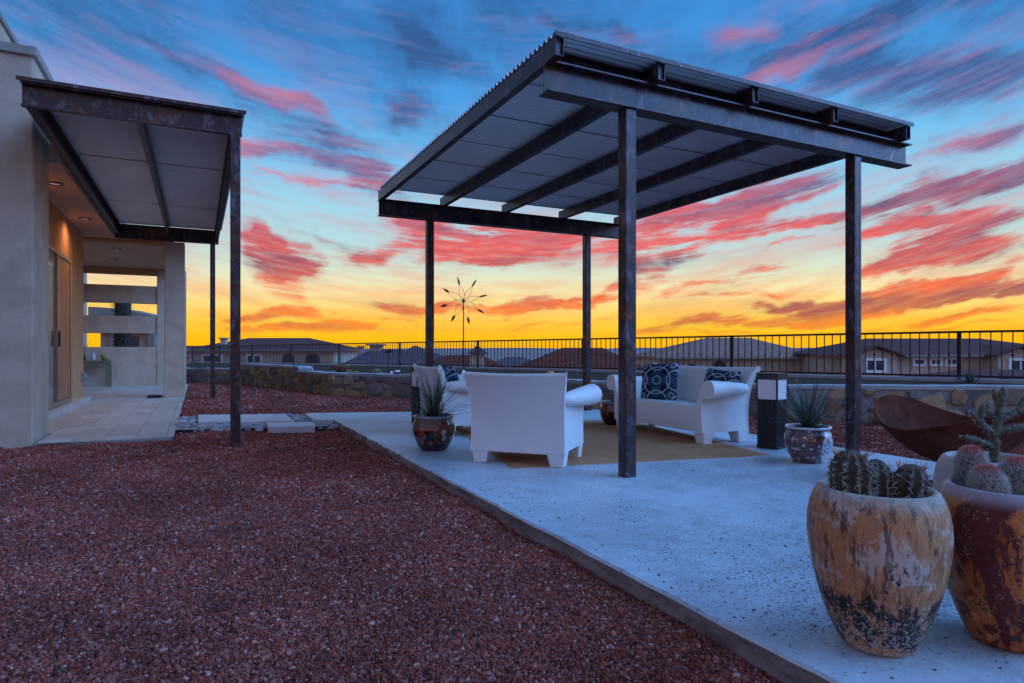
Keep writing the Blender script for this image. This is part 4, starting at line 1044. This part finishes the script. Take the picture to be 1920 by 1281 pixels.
def redpot(label, loc, sc_, seed, nleaf, Lr, leafm, rz=0, rise=(.25,1.5), droop=(.2,1.5), lw=(.0045,.0068)):
    rnd = random.Random(seed); t = thing('potted_plant', label, 'potted plant', loc, rz)
    def colf(th, Z, Rr, S_):
        c = np.zeros((th.size,3)); c[:] = (.13,.022,.012)
        c[Z < .20] = (.05,.012,.009)
        c[(Z < .19)] = (.012,.008,.008)
        band = .19+.03*np.sin(th*5+seed)+.02*np.sin(th*11); c[Z > band] = (.12,.022,.012)
        c[Z > .303] = (.34,.31,.32)
        for i in range(15):
            t0 = rnd.uniform(0,6.28); z0 = rnd.uniform(.075,.225); col = [(.33,.05,.025),(.36,.09,.04),(.45,.13,.07),(.28,.04,.02)][i % 4]
            flower(c, th, Z, t0, z0, .19, rnd.uniform(.022,.036), col, (.10,.02,.012), rnd.choice((7,8,10)))
        ta = math.pi*1.62
        du = ((th-ta+np.pi) % (2*np.pi)-np.pi)*.2; rr = np.hypot(du, Z-.165)
        c[rr < .083] = (.10,.014,.010); c[(np.abs(rr-.083) < .003)] = (.34,.10,.03)
        c[(rr < .078) & (Z < .15)] = (.012,.008,.008)
        for k in range(9):
            q = k*.7; flower(c, th, Z, ta+math.cos(q)*.24, .165+.055*math.sin(q), .2, .010, (.30,.06,.03), (.12,.02,.01), 5)
        flower(c, th, Z, ta+.02, .185, .2, .030, (.62,.60,.50), (.30,.34,.22), 10); flower(c, th, Z, ta+.07, .130, .2, .026, (.58,.57,.48), (.28,.3,.2), 10)
        return c
    p = dense_pot(t, ROUND, 260, colf, M['glaze'])
    soil(t, .168, .295)
    for i in range(nleaf):
        a = rnd.uniform(0, 6.283); f_ = rnd.random()
        m = leaf(MB(), (math.cos(a)*.03*rnd.random(), math.sin(a)*.03*rnd.random(), .29), a, rnd.uniform(*Lr), rise[0]+(rise[1]-rise[0])*f_, droop[0]+(droop[1]-droop[0])*rnd.random(), rnd.uniform(*lw))
        m.build('leaf', leafm, t)
    t.scale = (sc_,)*3; return t
t = redpot('dark red glazed pot painted with flowers holding an arching grassy yucca', camloc(-.745, 6.03, 0), 1.0, 5, 120, (.40,.68), M['yucca'], rz=-AZ+R(12))
redpot('dark brown glazed pot with grassy plant half hidden behind gazebo post', camloc(1.29, 7.98, 0), .92, 9, 46, (.25,.45), M['yucca'], rz=2)
# porcelain pot
t = thing('potted_plant', 'white blue and red porcelain pot with a spiky agave beside the right gazebo post', 'potted plant', camloc(2.525, 5.40, 0), -AZ+R(20))
def porc(th, Z, Rr, S_):
    rnd = random.Random(3); c = np.zeros((th.size,3)); c[:] = (.62,.63,.64)
    base_ = (.12,.05,.045)
    pan = np.abs(((th-math.pi*1.58+np.pi) % (2*np.pi))-np.pi)*.2
    out = (np.hypot(pan/.085, (Z-.145)/.13) > 1) & (Z < .285)
    c[out] = base_
    for i in range(260):
        t0 = rnd.uniform(0,6.283); z0 = rnd.uniform(.01,.28); r_ = rnd.uniform(.006,.016)
        du = ((th-t0+np.pi) % (2*np.pi)-np.pi)*.19; q = np.hypot(du, Z-z0)
        col = [(.55,.52,.50),(.30,.08,.05),(.06,.09,.30),(.40,.22,.06),(.06,.14,.07),(.42,.36,.34)][i % 6]
        sel = (q < r_) & out; c[sel] = col
    for i in range(46):
        t0 = math.pi*1.58+rnd.gauss(0,.26); z0 = .145+rnd.gauss(0,.055); 
        flower(c, th, Z, t0, z0, .19, rnd.uniform(.007,.014), [(.10,.05,.20),(.30,.08,.08),(.05,.06,.16),(.08,.13,.08)][i % 4], (.2,.1,.12), 5)
    c[Z > .296] = (.66,.68,.70); c[(Z > .26) & (Z < .268)] = (.10,.05,.06)
    return c
dense_pot(t, [(r*.95, z*.92) for r, z in ROUND], 260, porc, M['glaze']); soil(t, .155, .27)
rnd = random.Random(11)
for i in range(78):
    a = rnd.uniform(0,6.283); f_ = rnd.random()
    leaf(MB(), (math.cos(a)*.03, math.sin(a)*.03, .28+.06*rnd.random()), a, rnd.uniform(.30,.46), .0+1.35*f_, rnd.uniform(-.05,.30), rnd.uniform(.008,.012), 5).build('leaf', M['agave'], t)

# big weathered pots with cacti
def potmat(name, kind):
    m, n, b = newmat(name); co = ocoord(n); sx = n.n('ShaderNodeSeparateXYZ'); n.put(sx.inputs[0], co); z = sx.outputs[2]
    st = n.mapping(co, scale=(1,1,.16)); f = n.noise(st, 24, 10, .78, .5); g = n.noise(co, 6, 7, .68, .8); h_ = n.noise(co, 26, 8, .72, .3); fine = n.noise(co, 110, 5, .75)
    lowz = n.smooth(z, .26, .05)
    rag = n.noise(n.mapping(co, scale=(1,1,.55)), 22, 11, .82, .25)          # ragged flaking
    if kind == 0:
        c = n.ramp(f, [(.30,(.16,.058,.026,1)),(.42,(.42,.17,.070,1)),(.54,(.60,.29,.135,1)),(.66,(.64,.38,.22,1)),(.78,(.72,.55,.42,1))])
        c = n.mix(n.m('MULTIPLY', n.smooth(n.noise(n.mapping(co, loc=(5,1,2)), 4, 6, .65, .6), .48, .64), .6), c, (.68,.26,.085,1))
        c = n.mix(n.m('MULTIPLY', n.smooth(n.m('MULTIPLY_ADD', g, .55, n.m('MULTIPLY', rag, .5)), .53, .59), .7), c, (.74,.62,.55,1))
        c = n.mix(n.m('MULTIPLY', n.smooth(n.m('MULTIPLY_ADD', f, .5, n.m('MULTIPLY', n.noise(st, 40, 6, .75), .55)), .53, .60), .85), c, (.12,.048,.026,1))
        band = n.m('MULTIPLY', n.smooth(z, .245, .15), n.smooth(z, .0, .06))
        c = n.mix(n.smooth(n.m('MULTIPLY_ADD', band, .13, rag), .575, .60), c, (.028,.018,.016,1))
        c = n.mix(n.m('MULTIPLY', n.smooth(n.m('ADD', fine, n.m('MULTIPLY', lowz, .10)), .60, .66), .75), c, (.62,.52,.46,1))
        c = n.mix(n.m('MULTIPLY', n.smooth(z, .46, .50), .5), c, (.50,.42,.38,1))
        rough = .5
    else:
        c = n.ramp(rag, [(.36,(.22,.036,.010,1)),(.46,(.52,.115,.022,1)),(.56,(.68,.24,.060,1)),(.66,(.76,.44,.20,1))])
        c = n.mix(n.m('MULTIPLY', n.smooth(n.m('MULTIPLY_ADD', n.noise(st, 4.5, 6, .6, .6), .8, n.m('MULTIPLY', rag, .3)), .57, .585), .95), c, (.12,.012,.012,1))
        c = n.mix(n.smooth(n.m('MULTIPLY_ADD', fine, .5, n.m('MULTIPLY', rag, .5)), .565, .595), c, (.68,.42,.18,1))
        c = n.mix(n.m('MULTIPLY', n.smooth(n.m('ADD', h_, n.m('MULTIPLY', lowz, .10)), .60, .64), .85), c, (.05,.014,.010,1))
        c = n.mix(n.m('MULTIPLY', n.smooth(z, .455, .50), .8), c, (.46,.36,.38,1))
        rough = .4
    if kind == 2: c = n.mix(.8, c, (.46,.41,.36,1))
    n.put(b.inputs['Base Color'], c); b.inputs['Roughness'].default_value = rough; b.inputs['Specular IOR Level'].default_value = .25; b.inputs['Coat Weight'].default_value = .12 if kind == 1 else .0; b.inputs['Coat Roughness'].default_value = .25
    bump(n, b, n.m('ADD', rag, n.m('MULTIPLY', fine, .4)), .008, .7); return m
BIG = [(.092,0),(.104,.004),(.116,.02),(.144,.08),(.171,.16),(.190,.235),(.202,.305),(.2075,.36),(.206,.41),(.198,.455),(.186,.487),(.175,.505),(.166,.511),(.156,.508),(.150,.497),(.150,.47),(.153,.43),(.15,.41)]
def bigpot(label, loc, rz, mat, sc_=1.0):
    t = thing('potted_cactus', label, 'potted cactus', loc, rz); t.scale = (sc_,)*3
    m = MB(); m.lathe(BIG, 96)
    m.v = [(x*(1+.010*mnoise.noise(Vector((x*5,y*5,z*5)))), y*(1+.010*mnoise.noise(Vector((x*5,y*5,z*5+9)))), z) for x, y, z in m.v]
    m.build('pot', mat, t, smooth=True); soil(t, .153, .425); return t
def spike(m, p, d, L_, w):
    d = Vector(d).normalized(); u = d.cross(Vector((.3,.5,.8))).normalized()*w; v = d.cross(u).normalized()*w; p = Vector(p)
    o = len(m.v); m.v += [tuple(p+u), tuple(p-u*.5+v*.87), tuple(p-u*.5-v*.87), tuple(p+d*L_)]; m.f += [(o,o+1,o+3),(o+1,o+2,o+3),(o+2,o,o+3)]
M['cactus'] = pm('dull_green_cactus_skin', [(.040,.034,.020),(.085,.068,.042)], 40, .7, 0, .002, 120, world_=False)
M['spine'] = pm('pale_spines', [(.42,.34,.28),(.62,.54,.46)], 60, .6, 0, 0, world_=False)
M['spine_red'] = pm('reddish_spines', [(.48,.12,.06),(.62,.24,.10)], 60, .6, 0, 0, world_=False)
M['hair'] = pm('woolly_white_spines', [(.55,.49,.43),(.72,.66,.60)], 60, .7, 0, 0, world_=False)
M['hair_pink'] = pm('pink_spines', [(.58,.13,.15),(.70,.26,.24)], 60, .7, 0, 0, world_=False)
def ribbed(t, x, y, r, hgt, z0, ribs, lean, seed):
    rnd = random.Random(seed); m = MB(); n1, n2 = ribs*6, 34
    lx, ly = lean
    def P(u, th, off=0):
        prof = (1-max(0, (u-.62)/.38)**2.2)**.5 if u > .62 else (.90+.10*math.sin(u/.62*math.pi/2))
        tub = .035*math.cos(u*hgt/.020*2*math.pi)
        k = r*prof*(1+.13*math.cos(ribs*th)+ (tub if math.cos(ribs*th) > 0 else 0)) + off
        return Vector((x+lx*u+k*math.cos(th), y+ly*u+k*math.sin(th), z0+hgt*u))
    for i in range(n2+1):
        u = min(i/n2, .998)
        for j in range(n1): m.v.append(tuple(P(u, 2*math.pi*j/n1)))
    m.f = [(i*n1+j, i*n1+(j+1) % n1, (i+1)*n1+(j+1) % n1, (i+1)*n1+j) for i in range(n2) for j in range(n1)] + [tuple(range(n2*n1, (n2+1)*n1))]
    c = m.build('cactus', M['cactus'], t, smooth=True)
    s_ = MB(); sr = MB()
    for q in range(ribs):
        th = 2*math.pi*q/ribs; k = 0
        while k*.020 < hgt*.97:
            u = k*.020/hgt; k += 1
            if u > .95: break
            p = P(u, th, -.001); nrm = Vector((math.cos(th), math.sin(th), max(0, (u-.55))*2.2)).normalized()
            top = u > .86
            for e_ in range(8 if not top else 6):
                d = (nrm*.55 + Vector((rnd.uniform(-1,1), rnd.uniform(-1,1), rnd.uniform(-1,1)))).normalized()
                if d.dot(nrm) < 0: d = d - nrm*2*d.dot(nrm)
                if top: spike(sr, p, d+Vector((0,0,1.0)), rnd.uniform(.018,.04), .0012)
                else: spike(s_, p, d, rnd.uniform(.014,.028), .0011)
    o = s_.build('spines', M['spine'], c); o['kind'] = 'stuff'
    o = sr.build('crown_spines', M['spine_red'], c); o['kind'] = 'stuff'
def woolly(t, x, y, r, hgt, z0, lean, seed, nh=6500):
    rnd = random.Random(seed); m = MB(); n1, n2 = 36, 24; lx, ly = lean
    def P(u, th):
        prof = (1-max(0, (u-.5)/.5)**2.3)**.5 if u > .5 else .93+.07*math.sin(u/.5*math.pi/2)
        return Vector((x+lx*u+r*prof*math.cos(th), y+ly*u+r*prof*math.sin(th), z0+hgt*u)), prof
    for i in range(n2+1):
        u = min(i/n2, .998)
        for j in range(n1): m.v.append(tuple(P(u, 2*math.pi*j/n1)[0]))
    m.f = [(i*n1+j, i*n1+(j+1) % n1, (i+1)*n1+(j+1) % n1, (i+1)*n1+j) for i in range(n2) for j in range(n1)] + [tuple(range(n2*n1, (n2+1)*n1))]
    c = m.build('cactus', M['cactus'], t, smooth=True)
    h_ = MB(); hp = MB()
    for i in range(nh):
        u = rnd.random()**.85; th = rnd.uniform(0, 6.283)
        # cluster on spiral rows
        th = round(th*17/6.283+u*5)*6.283/17-u*5*6.283/17+rnd.gauss(0,.10)
        p, prof = P(u, th); nz = max(0, (u-.5)*2)**1.3*1.4
        nrm = Vector((math.cos(th), math.sin(th), nz)).normalized()
        d = nrm*.62 + Vector((rnd.uniform(-1,1), rnd.uniform(-1,1), rnd.uniform(-.8,.8)))*.85
        if d.dot(nrm) < .1: d += nrm*.5
        tp = u > .90 + rnd.uniform(-.07,.07)
        spike(hp if tp else h_, p-nrm*.001, d + (Vector((0,0,.4)) if tp else Vector((0,0,0))), rnd.uniform(.009,.018), .00075)
    o = h_.build('wool', M['hair'], c); o['kind'] = 'stuff'
    o = hp.build('crown_wool', M['hair_pink'], c); o['kind'] = 'stuff'
ca, sa = math.cos(-AZ), math.sin(-AZ)
M['potA'] = potmat('flaking_grey_tan_glaze', 0); M['potB'] = potmat('maroon_and_ochre_glaze', 1); M['potC'] = potmat('plain_beige_glaze', 2)
t = bigpot('big weathered grey-tan barrel pot with three dark ribbed cacti', camloc(1.186, 2.06, 0), -AZ, M['potA'])
ribbed(t, -.080, .0, .057, .20, .43, 11, (-.008,-.005), 1); ribbed(t, .020, .03, .040, .165, .43, 9, (-.004,0), 2); ribbed(t, .095, .0, .045, .155, .43, 9, (.018,-.004), 3)
t = bigpot('big maroon and ochre flaking pot with three woolly pink-tipped cacti', camloc(1.632, 2.08, 0), -AZ+R(150), M['potB'])
def rot80(x, y): a = R(-150); return x*math.cos(a)-y*math.sin(a), x*math.sin(a)+y*math.cos(a)
for (x, y, r, h_, lx, sd) in ((-.075,-.02,.051,.145,-.012,4),(.025,.0,.055,.170,.006,5),(-.045,.10,.050,.190,-.006,6)):
    a_, b_ = rot80(x, y); l_ = rot80(lx, 0); woolly(t, a_, b_, r, h_, .43, l_, sd)
t = bigpot('plain beige barrel pot with a branching cholla cactus behind the other cactus pots', camloc(1.99, 2.62, 0), -AZ, M['potC'])
# cholla
M['cholla'] = pm('grey_green_cholla', [(.065,.060,.038),(.13,.115,.072)], 40, .75, 0, .003, 90, world_=False)
def cholla(t, segs):
    b0 = None; sp = MB(); rnd = random.Random(21)
    for (p0, p1, r) in segs:
        p0, p1 = Vector(p0), Vector(p1); L_ = (p1-p0).length; k = max(6, int(L_/.008)); m = MB()
        pts = [p0.lerp(p1, i/k) for i in range(k+1)]
        rad = [r*(1+.14*math.sin(i*2.1))*(1 if i < k-1 else .72 if i == k-1 else .3) for i in range(k+1)]
        m.tube(pts, rad, 8)
        o = m.build('cactus_joint', M['cholla'], t, smooth=True)
        ax = (p1-p0).normalized(); u = ax.orthogonal().normalized(); v = ax.cross(u)
        for i in range(int(L_/.010)*9):
            q = p0.lerp(p1, rnd.random()); a = rnd.uniform(0,6.283); nr = u*math.cos(a)+v*math.sin(a)
            spike(sp, q+nr*r*.9, nr+ax*rnd.uniform(-.5,.9)+Vector((rnd.uniform(-.5,.5),rnd.uniform(-.5,.5),rnd.uniform(-.3,.5))), rnd.uniform(.008,.017), .0007)
        spp = [spike(sp, p1, ax+Vector((rnd.uniform(-.7,.7),rnd.uniform(-.7,.7),rnd.uniform(-.7,.7))), .014, .0007) for _ in range(14)]
    o = sp.build('spines', M['spine'], t); o['kind'] = 'stuff'
cholla(t, [((0,0,.42),(.01,0,.60),.017),((.01,0,.60),(.03,0,.72),.016),((.03,0,.72),(.045,.0,.80),.014),((.01,0,.60),(-.07,-.02,.655),.014),((-.07,-.02,.655),(-.105,-.02,.70),.011),
    ((-.07,-.02,.655),(-.055,-.02,.735),.012),((-.055,-.02,.70),(-.025,-.02,.74),.010),((.03,0,.70),(.01,.01,.79),.012),((.02,0,.66),(.10,.0,.70),.014),((.10,0,.70),(.16,.01,.72),.012),
    ((.02,0,.62),(.12,-.02,.64),.014),((.12,-.02,.64),(.19,-.02,.67),.012),((.0,0,.55),(-.09,-.03,.585),.013),((-.09,-.03,.585),(-.15,-.03,.60),.012),((.10,0,.70),(.14,0,.77),.011),((.03,.0,.66),(-.02,.02,.70),.011)])

# ------------------------------------------------------------------ rusty fire bowl
def cor():
    m, n, b = newmat('rusted_corten_steel'); co = ocoord(n)
    f = n.noise(co, 5, 8, .68, .6); g = n.noise(co, 60, 5, .7)
    c = n.ramp(n.m('MULTIPLY_ADD', g, .3, n.m('MULTIPLY', f, .75)), [(.36,(.036,.008,.005,1)),(.52,(.095,.019,.009,1)),(.68,(.17,.040,.018,1))])
    n.put(b.inputs['Base Color'], c); b.inputs['Roughness'].default_value = .85; b.inputs['Specular IOR Level'].default_value = .12; bump(n, b, g, .002, .5); return m
M['corten'] = cor()
t = thing('fire_bowl', 'rust-red saddle-shaped steel fire bowl on a square pedestal', 'fire bowl', camloc(3.10, 4.42, 0), -AZ+R(0))
m = MB(); nu, nv = 96, 22; th_ = .008
for side in (0, 1):
    for i in range(nv+1):
        f_ = i/nv
        for j in range(nu):
            a = 2*math.pi*j/nu
            rx, ry = .50, .50
            rim = .50 + .085*math.cos(2*a+R(140))+.012*math.cos(3*a)
            rad = f_**.75
            z = .165 + (rim-.165)*f_**1.75 + side*th_
            k = rad - (side*.012 if f_ > .1 else 0)
            m.v.append((rx*k*math.cos(a), ry*k*math.sin(a), z))
n_ = (nv+1)*nu
for i in range(nv):
    for j in range(nu):
        a, b_, c_, d_ = i*nu+j, i*nu+(j+1) % nu, (i+1)*nu+(j+1) % nu, (i+1)*nu+j
        m.f += [(d_,c_,b_,a), (n_+a,n_+b_,n_+c_,n_+d_)]
for j in range(nu): a, b_ = nv*nu+j, nv*nu+(j+1) % nu; m.f.append((a, b_, n_+b_, n_+a))
smooth_angle(m.build('bowl', M['corten'], t), 60)
MB().box(-.075,.075,-.075,.075,.006,.185).build('pedestal', M['corten'], t, bevel=.004); MB().box(-.18,.18,-.18,.18,0,.008).build('base_plate', M['corten'], t)

# ------------------------------------------------------------------ wind spinner
M['bronze'] = pm('dark_bronze', [(.018,.012,.010),(.05,.03,.02)], 20, .5, .4, 0)
t = thing('wind_spinner', 'tall wind spinner with curled leaf-tipped blades standing in the planting bed', 'wind spinner', camloc(-1.225, 16, .26), -AZ)
MB().tube([(0,0,0),(0,0,1.2),(0,0,1.92)], [.016,.013,.012], 8).build('pole', M['bronze'], t)
MB().lathe([(.001,-.05),(.03,-.04),(.035,.0),(.03,.04),(.001,.05)], 12, (0,-.03,1.92)).build('hub', M['bronze'], t, smooth=True)
for layer in range(2):
    for k in range(8):
        a0 = k*math.pi/4 + (.19 if layer else .30); sgn = 1 if layer == 0 else -1; m = MB(); pts = []; y0 = -.06 if layer == 0 else .06
        for i in range(13):
            f_ = i/12; r = .03+.56*f_; a = a0+sgn*(.75*math.sin(f_*math.pi*.55))
            pts.append(Vector((r*math.cos(a), y0*(1-f_*.2), 1.92+r*math.sin(a))))
        m.tube(pts[:11], .0042, 5)
        # leaf tip
        q0, q1 = pts[8], pts[12]+(pts[12]-pts[10])*.35; ax = (q1-q0); sd = Vector((-ax.z,0,ax.x)).normalized()
        prof = [(0,.0),(.25,.013),(.5,.022),(.75,.014),(1,.001)]
        o = len(m.v)
        for f_, w_ in prof:
            c_ = q0+ax*f_+Vector((0,-.012*math.sin(f_*math.pi),0)); m.v += [tuple(c_+sd*w_), tuple(c_+Vector((0,-.006,0))), tuple(c_-sd*w_), tuple(c_+Vector((0,.006,0)))]
        for i in range(4):
            for j in range(4): m.f.append((o+i*4+j, o+i*4+(j+1) % 4, o+i*4+4+(j+1) % 4, o+i*4+4+j))
        m.build('blade', M['bronze'], t)
t = thing('garden_ornament', 'small dark bird-shaped weather vane on a thin rod behind the cactus wall', 'weather vane', camloc(-3.12, 16, .28), -AZ)
MB().tube([(0,0,0),(0,0,.62)], .008, 6).build('rod', M['bronze'], t)
m = MB(); m.prism([(-.13,.60),(-.03,.575),(.07,.60),(.14,.66),(.05,.64),(.01,.70),(-.02,.64)], 'y', -.006, .006); m.build('vane', M['bronze'], t)

# ------------------------------------------------------------------ planting bed details
M['clay'] = pm('terracotta', [(.20,.065,.035),(.30,.11,.06)], 12, .8, 0, .002, 60, world_=False)
t = thing('bowl_planter', 'wide terracotta bowl planter with succulents standing on the fieldstone wall', 'planter', camloc(-4.12, 15.2, .40))
m = MB(); m.lathe([(.10,0),(.12,.0),(.16,.06),(.225,.13),(.24,.165),(.235,.18),(.215,.175),(.20,.14),(.1,.12)], 32); m.build('bowl', M['clay'], t, smooth=True); soil(t, .205, .145)
rnd = random.Random(4)
for i in range(34):
    a = rnd.uniform(0,6.28); r = rnd.uniform(0,.17); leaf(MB(), (r*math.cos(a), r*math.sin(a), .15), a, rnd.uniform(.05,.12), rnd.uniform(.6,1.4), .4, .012, 4).build('leaf', M['agave'], t)
M['gold'] = pm('golden_spines', [(.42,.36,.12),(.60,.54,.24)], 60, .7, 0, 0, world_=False)
for i, (px_, d_, r) in enumerate(((627,15.0,.085),(655,14.6,.10),(669,15.1,.075),(707,14.5,.12))):
    l_ = (px_-960)/1187*d_
    t = thing('barrel_cactus', ['small golden barrel cactus beside the terracotta bowl, first of the row', 'golden barrel cactus between two smaller ones on the planter wall', 'smallest golden barrel cactus, next to the bird weather vane side', 'largest golden barrel cactus, the one nearest the black spotlight'][i], 'cactus', camloc(l_, d_, .31), 0, 'golden barrel cacti in the planter')
    m = MB(); n1, n2 = 60, 14
    for a_ in range(n2+1):
        u = a_/n2*math.pi*.5
        for j in range(n1):
            th = 2*math.pi*j/n1; k = r*math.cos(u)*(1+.07*math.cos(15*th))+.0005; m.v.append((k*math.cos(th), k*math.sin(th), r*1.5*math.sin(u)-.0))
    m.f = [(a_*n1+j, a_*n1+(j+1) % n1, (a_+1)*n1+(j+1) % n1, (a_+1)*n1+j) for a_ in range(n2) for j in range(n1)]
    b_ = m.build('body', M['cactus'], t, smooth=True); s_ = MB(); rnd = random.Random(i)
    for _ in range(700):
        th = 2*math.pi*rnd.randrange(15)/15+rnd.gauss(0,.02); u = rnd.uniform(.05,1.5); nrm = Vector((math.cos(th)*math.cos(u), math.sin(th)*math.cos(u), math.sin(u)))
        spike(s_, (nrm.x*r*1.05, nrm.y*r*1.05, nrm.z*r*1.5), nrm+Vector((rnd.uniform(-1,1),rnd.uniform(-1,1),rnd.uniform(-1,1)))*.8, .028, .0016)
    o = s_.build('spines', M['gold'], t); o['kind'] = 'stuff'
def pathlight(label, px_, d_, z):
    t = thing('path_light', label, 'garden light', camloc((px_-960)/1187*d_, d_, z), 0, 'small white-capped garden lights')
    MB().box(-.035,.035,-.035,.035,0,.10).build('stem', M['black'], t); MB().box(-.05,.05,-.05,.05,.10,.14).build('cap', M['white'], t, bevel=.004)
for px_, d_, z, w_ in ((583,16.4,.32,'on the taller stone wall before the terracotta bowl'),(745,13.8,.36,'right beside the black spotlight'),(797,13.2,.38,'above the pillow of the armchair behind the floral pot'),(1357,10.6,.43,'rising behind the back of the sofa')):
    pathlight('black garden light with white cap '+w_, px_, d_, z)
t = thing('spotlight', 'round black garden spotlight aimed at the camera beside the barrel cacti', 'spotlight', camloc(-2.65, 14.0, .31), -AZ)
m = MB(); m.tube([(0,-.07,.14),(0,.05,.14)], [.07,.055], 16); m.build('head', M['black'], t); MB().tube([(0,-.074,.14),(0,-.071,.14)], .04, 16).build('lens', M['frost'], t); MB().tube([(0,0,0),(0,0,.12)], .012, 8).build('stake', M['black'], t)
t = thing('glass_globe', 'small orange glazed globe on a short stand showing above the armchair back', 'ornament', camloc(.74, 12.2, .37))
m = MB(); m.lathe([(.001,0),(.05,.0),(.05,.012),(.075,.05),(.085,.095),(.07,.145),(.03,.172),(.001,.176)], 24); m.build('globe', pm('orange_glaze', [(.55,.17,.03),(.65,.24,.05)], 9, .25, 0, 0), t, smooth=True)
MB().box(-.06,.06,-.06,.06,-.08,0.0).build('stand', M['mortarcap'], t)
for i, (lat_, d_, s_) in enumerate(((8.1,11.2,.24),(8.75,11.3,.20))):
    t = thing('agave', ['larger grey-green agave rosette under a fence post', 'smaller grey-green agave rosette between two fence posts'][i], 'plant', camloc(lat_, d_, .34), 0, 'agaves below the fence'); rnd = random.Random(60+i)
    for k in range(20):
        a = rnd.uniform(0,6.28); leaf(MB(), (.02*math.cos(a), .02*math.sin(a), 0), a, s_*rnd.uniform(.8,1.3), rnd.uniform(.5,1.4), rnd.uniform(-.2,.3), .018, 5).build('leaf', M['agave'], t)

# shrubs of dry grass along the foot of the right wall
t = None
for i, (lat_, d_) in enumerate(((5.0,8.7),(6.1,8.6),(4.2,8.95))):
    g = thing('dry_grass_tuft', ['reddish dry grass tuft between gazebo post and fire bowl', 'reddish dry grass tuft behind the fire bowl', 'reddish dry grass tuft behind the porcelain pot'][i], 'grass tuft', camloc(lat_, d_, -.09), 0, 'dry grass tufts by the wall'); rnd = random.Random(80+i); m = MB()
    for k in range(120):
        a = rnd.uniform(0,6.28); r = rnd.uniform(0,.12); leaf(m, (r*math.cos(a), r*math.sin(a), 0), a, rnd.uniform(.10,.26), rnd.uniform(.8,1.5), rnd.uniform(.1,.8), .003, 4)
    m.build('blades', leafmat('dry_grass', (.20,.085,.05), (.26,.13,.08), .8), g)['kind'] = 'stuff'

# ------------------------------------------------------------------ items on the house patio
t = thing('console_table', 'narrow wooden console table against the low screen wall', 'table', (-2.55, 20.15, -.048))
wd = pm('dull_olive_wood', [(.13,.105,.06),(.20,.165,.10)], 8, .6, 0, .002, 50, stretch=(1,6,6)); M['wood'] = wd
MB().box(-.45,.45,-.19,.19,.66,.70).build('table_top', wd, t, bevel=.004)
for sx in (-1,1):
    for sy in (-1,1): MB().box(sx*.42-.025, sx*.42+.025, sy*.16-.025, sy*.16+.025, 0, .66).build('leg', wd, t)
MB().box(-.395,.395,-.175,-.155,.58,.659).build('apron', wd, t)
t = thing('vase', 'slim dark vase of bare twigs on the console table', 'vase', (-2.72, 20.14, .652))
MB().lathe([(.03,0),(.045,.01),(.05,.08),(.03,.15),(.022,.18),(.028,.19)], 20).build('body', M['black'], t, smooth=True); rnd = random.Random(5)
for i in range(7):
    a = rnd.uniform(0,6.28); MB().tube([(0,0,.15),(.05*math.cos(a),.05*math.sin(a),.32),(.14*math.cos(a),.10*math.sin(a),.50+rnd.uniform(-.06,.06))], [.004,.003,.0015], 5).build('twig', M['wood'], t)
tag(MB().lathe([(.001,0),(.05,0),(.055,.02),(.055,.14),(.02,.19),(.018,.24),(.026,.25),(.001,.25)], 20).build('bottle', pm('pale_glass', [(.35,.38,.42),(.45,.48,.52)], 4, .15, 0, 0), loc=(-2.50,20.12,.652), smooth=True), 'pale glass bottle on the console table', 'bottle')
tag(MB().lathe([(.001,0),(.075,0),(.095,.10),(.10,.16),(.085,.16),(.08,.12),(.001,.11)], 24).build('small_pot', pm('olive_glaze', [(.24,.23,.07),(.32,.30,.10)], 9, .4, 0, 0), loc=(-2.24,20.14,.652), smooth=True), 'small olive green pot on the console table', 'pot')
m = MB().box(-.13,.13,-.085,.085,0,.06); o = m.build('door_mat_box', M['black'], loc=(-.80,15.05,-.048), bevel=.015); o.name = 'boot_tray'
tag(o, 'small flat black box on the patio tiles beside the pillar', 'box')
# palm behind the screen wall
p = RT*-15.7 + FW*25.5
t = thing('palm_tree', 'dark shaggy palm trunk seen through the patio screen wall', 'palm tree', (p.x, p.y, -2.72))
M['bark'] = pm('palm_bark', [(.03,.022,.015),(.075,.055,.04)], 14, .95, 0, .02, 40)
m = MB(); m.tube([(0,0,0),(0,0,2.0),(.03,0,5.9)], [.27,.27,.29], 14); m.build('trunk', M['bark'], t); rnd = random.Random(8)
m = MB()
for i in range(620):
    a = rnd.uniform(0,6.28); z = rnd.uniform(2.6,5.9); leaf(m, (.28*math.cos(a), .28*math.sin(a), z), a, rnd.uniform(.10,.30), rnd.uniform(.3,1.0), rnd.uniform(.6,1.8), .02, 3)
m.build('old_frond_stubs', M['bark'], t)['kind'] = 'stuff'
for i in range(22):
    a = rnd.uniform(0,6.28); m = MB(); leaf(m, (.1*math.cos(a), .1*math.sin(a), 5.75), a, rnd.uniform(.4,.7), rnd.uniform(-.1,.5), rnd.uniform(.6,1.2), .05, 8, .5); m.build('frond', M['yucca'], t)
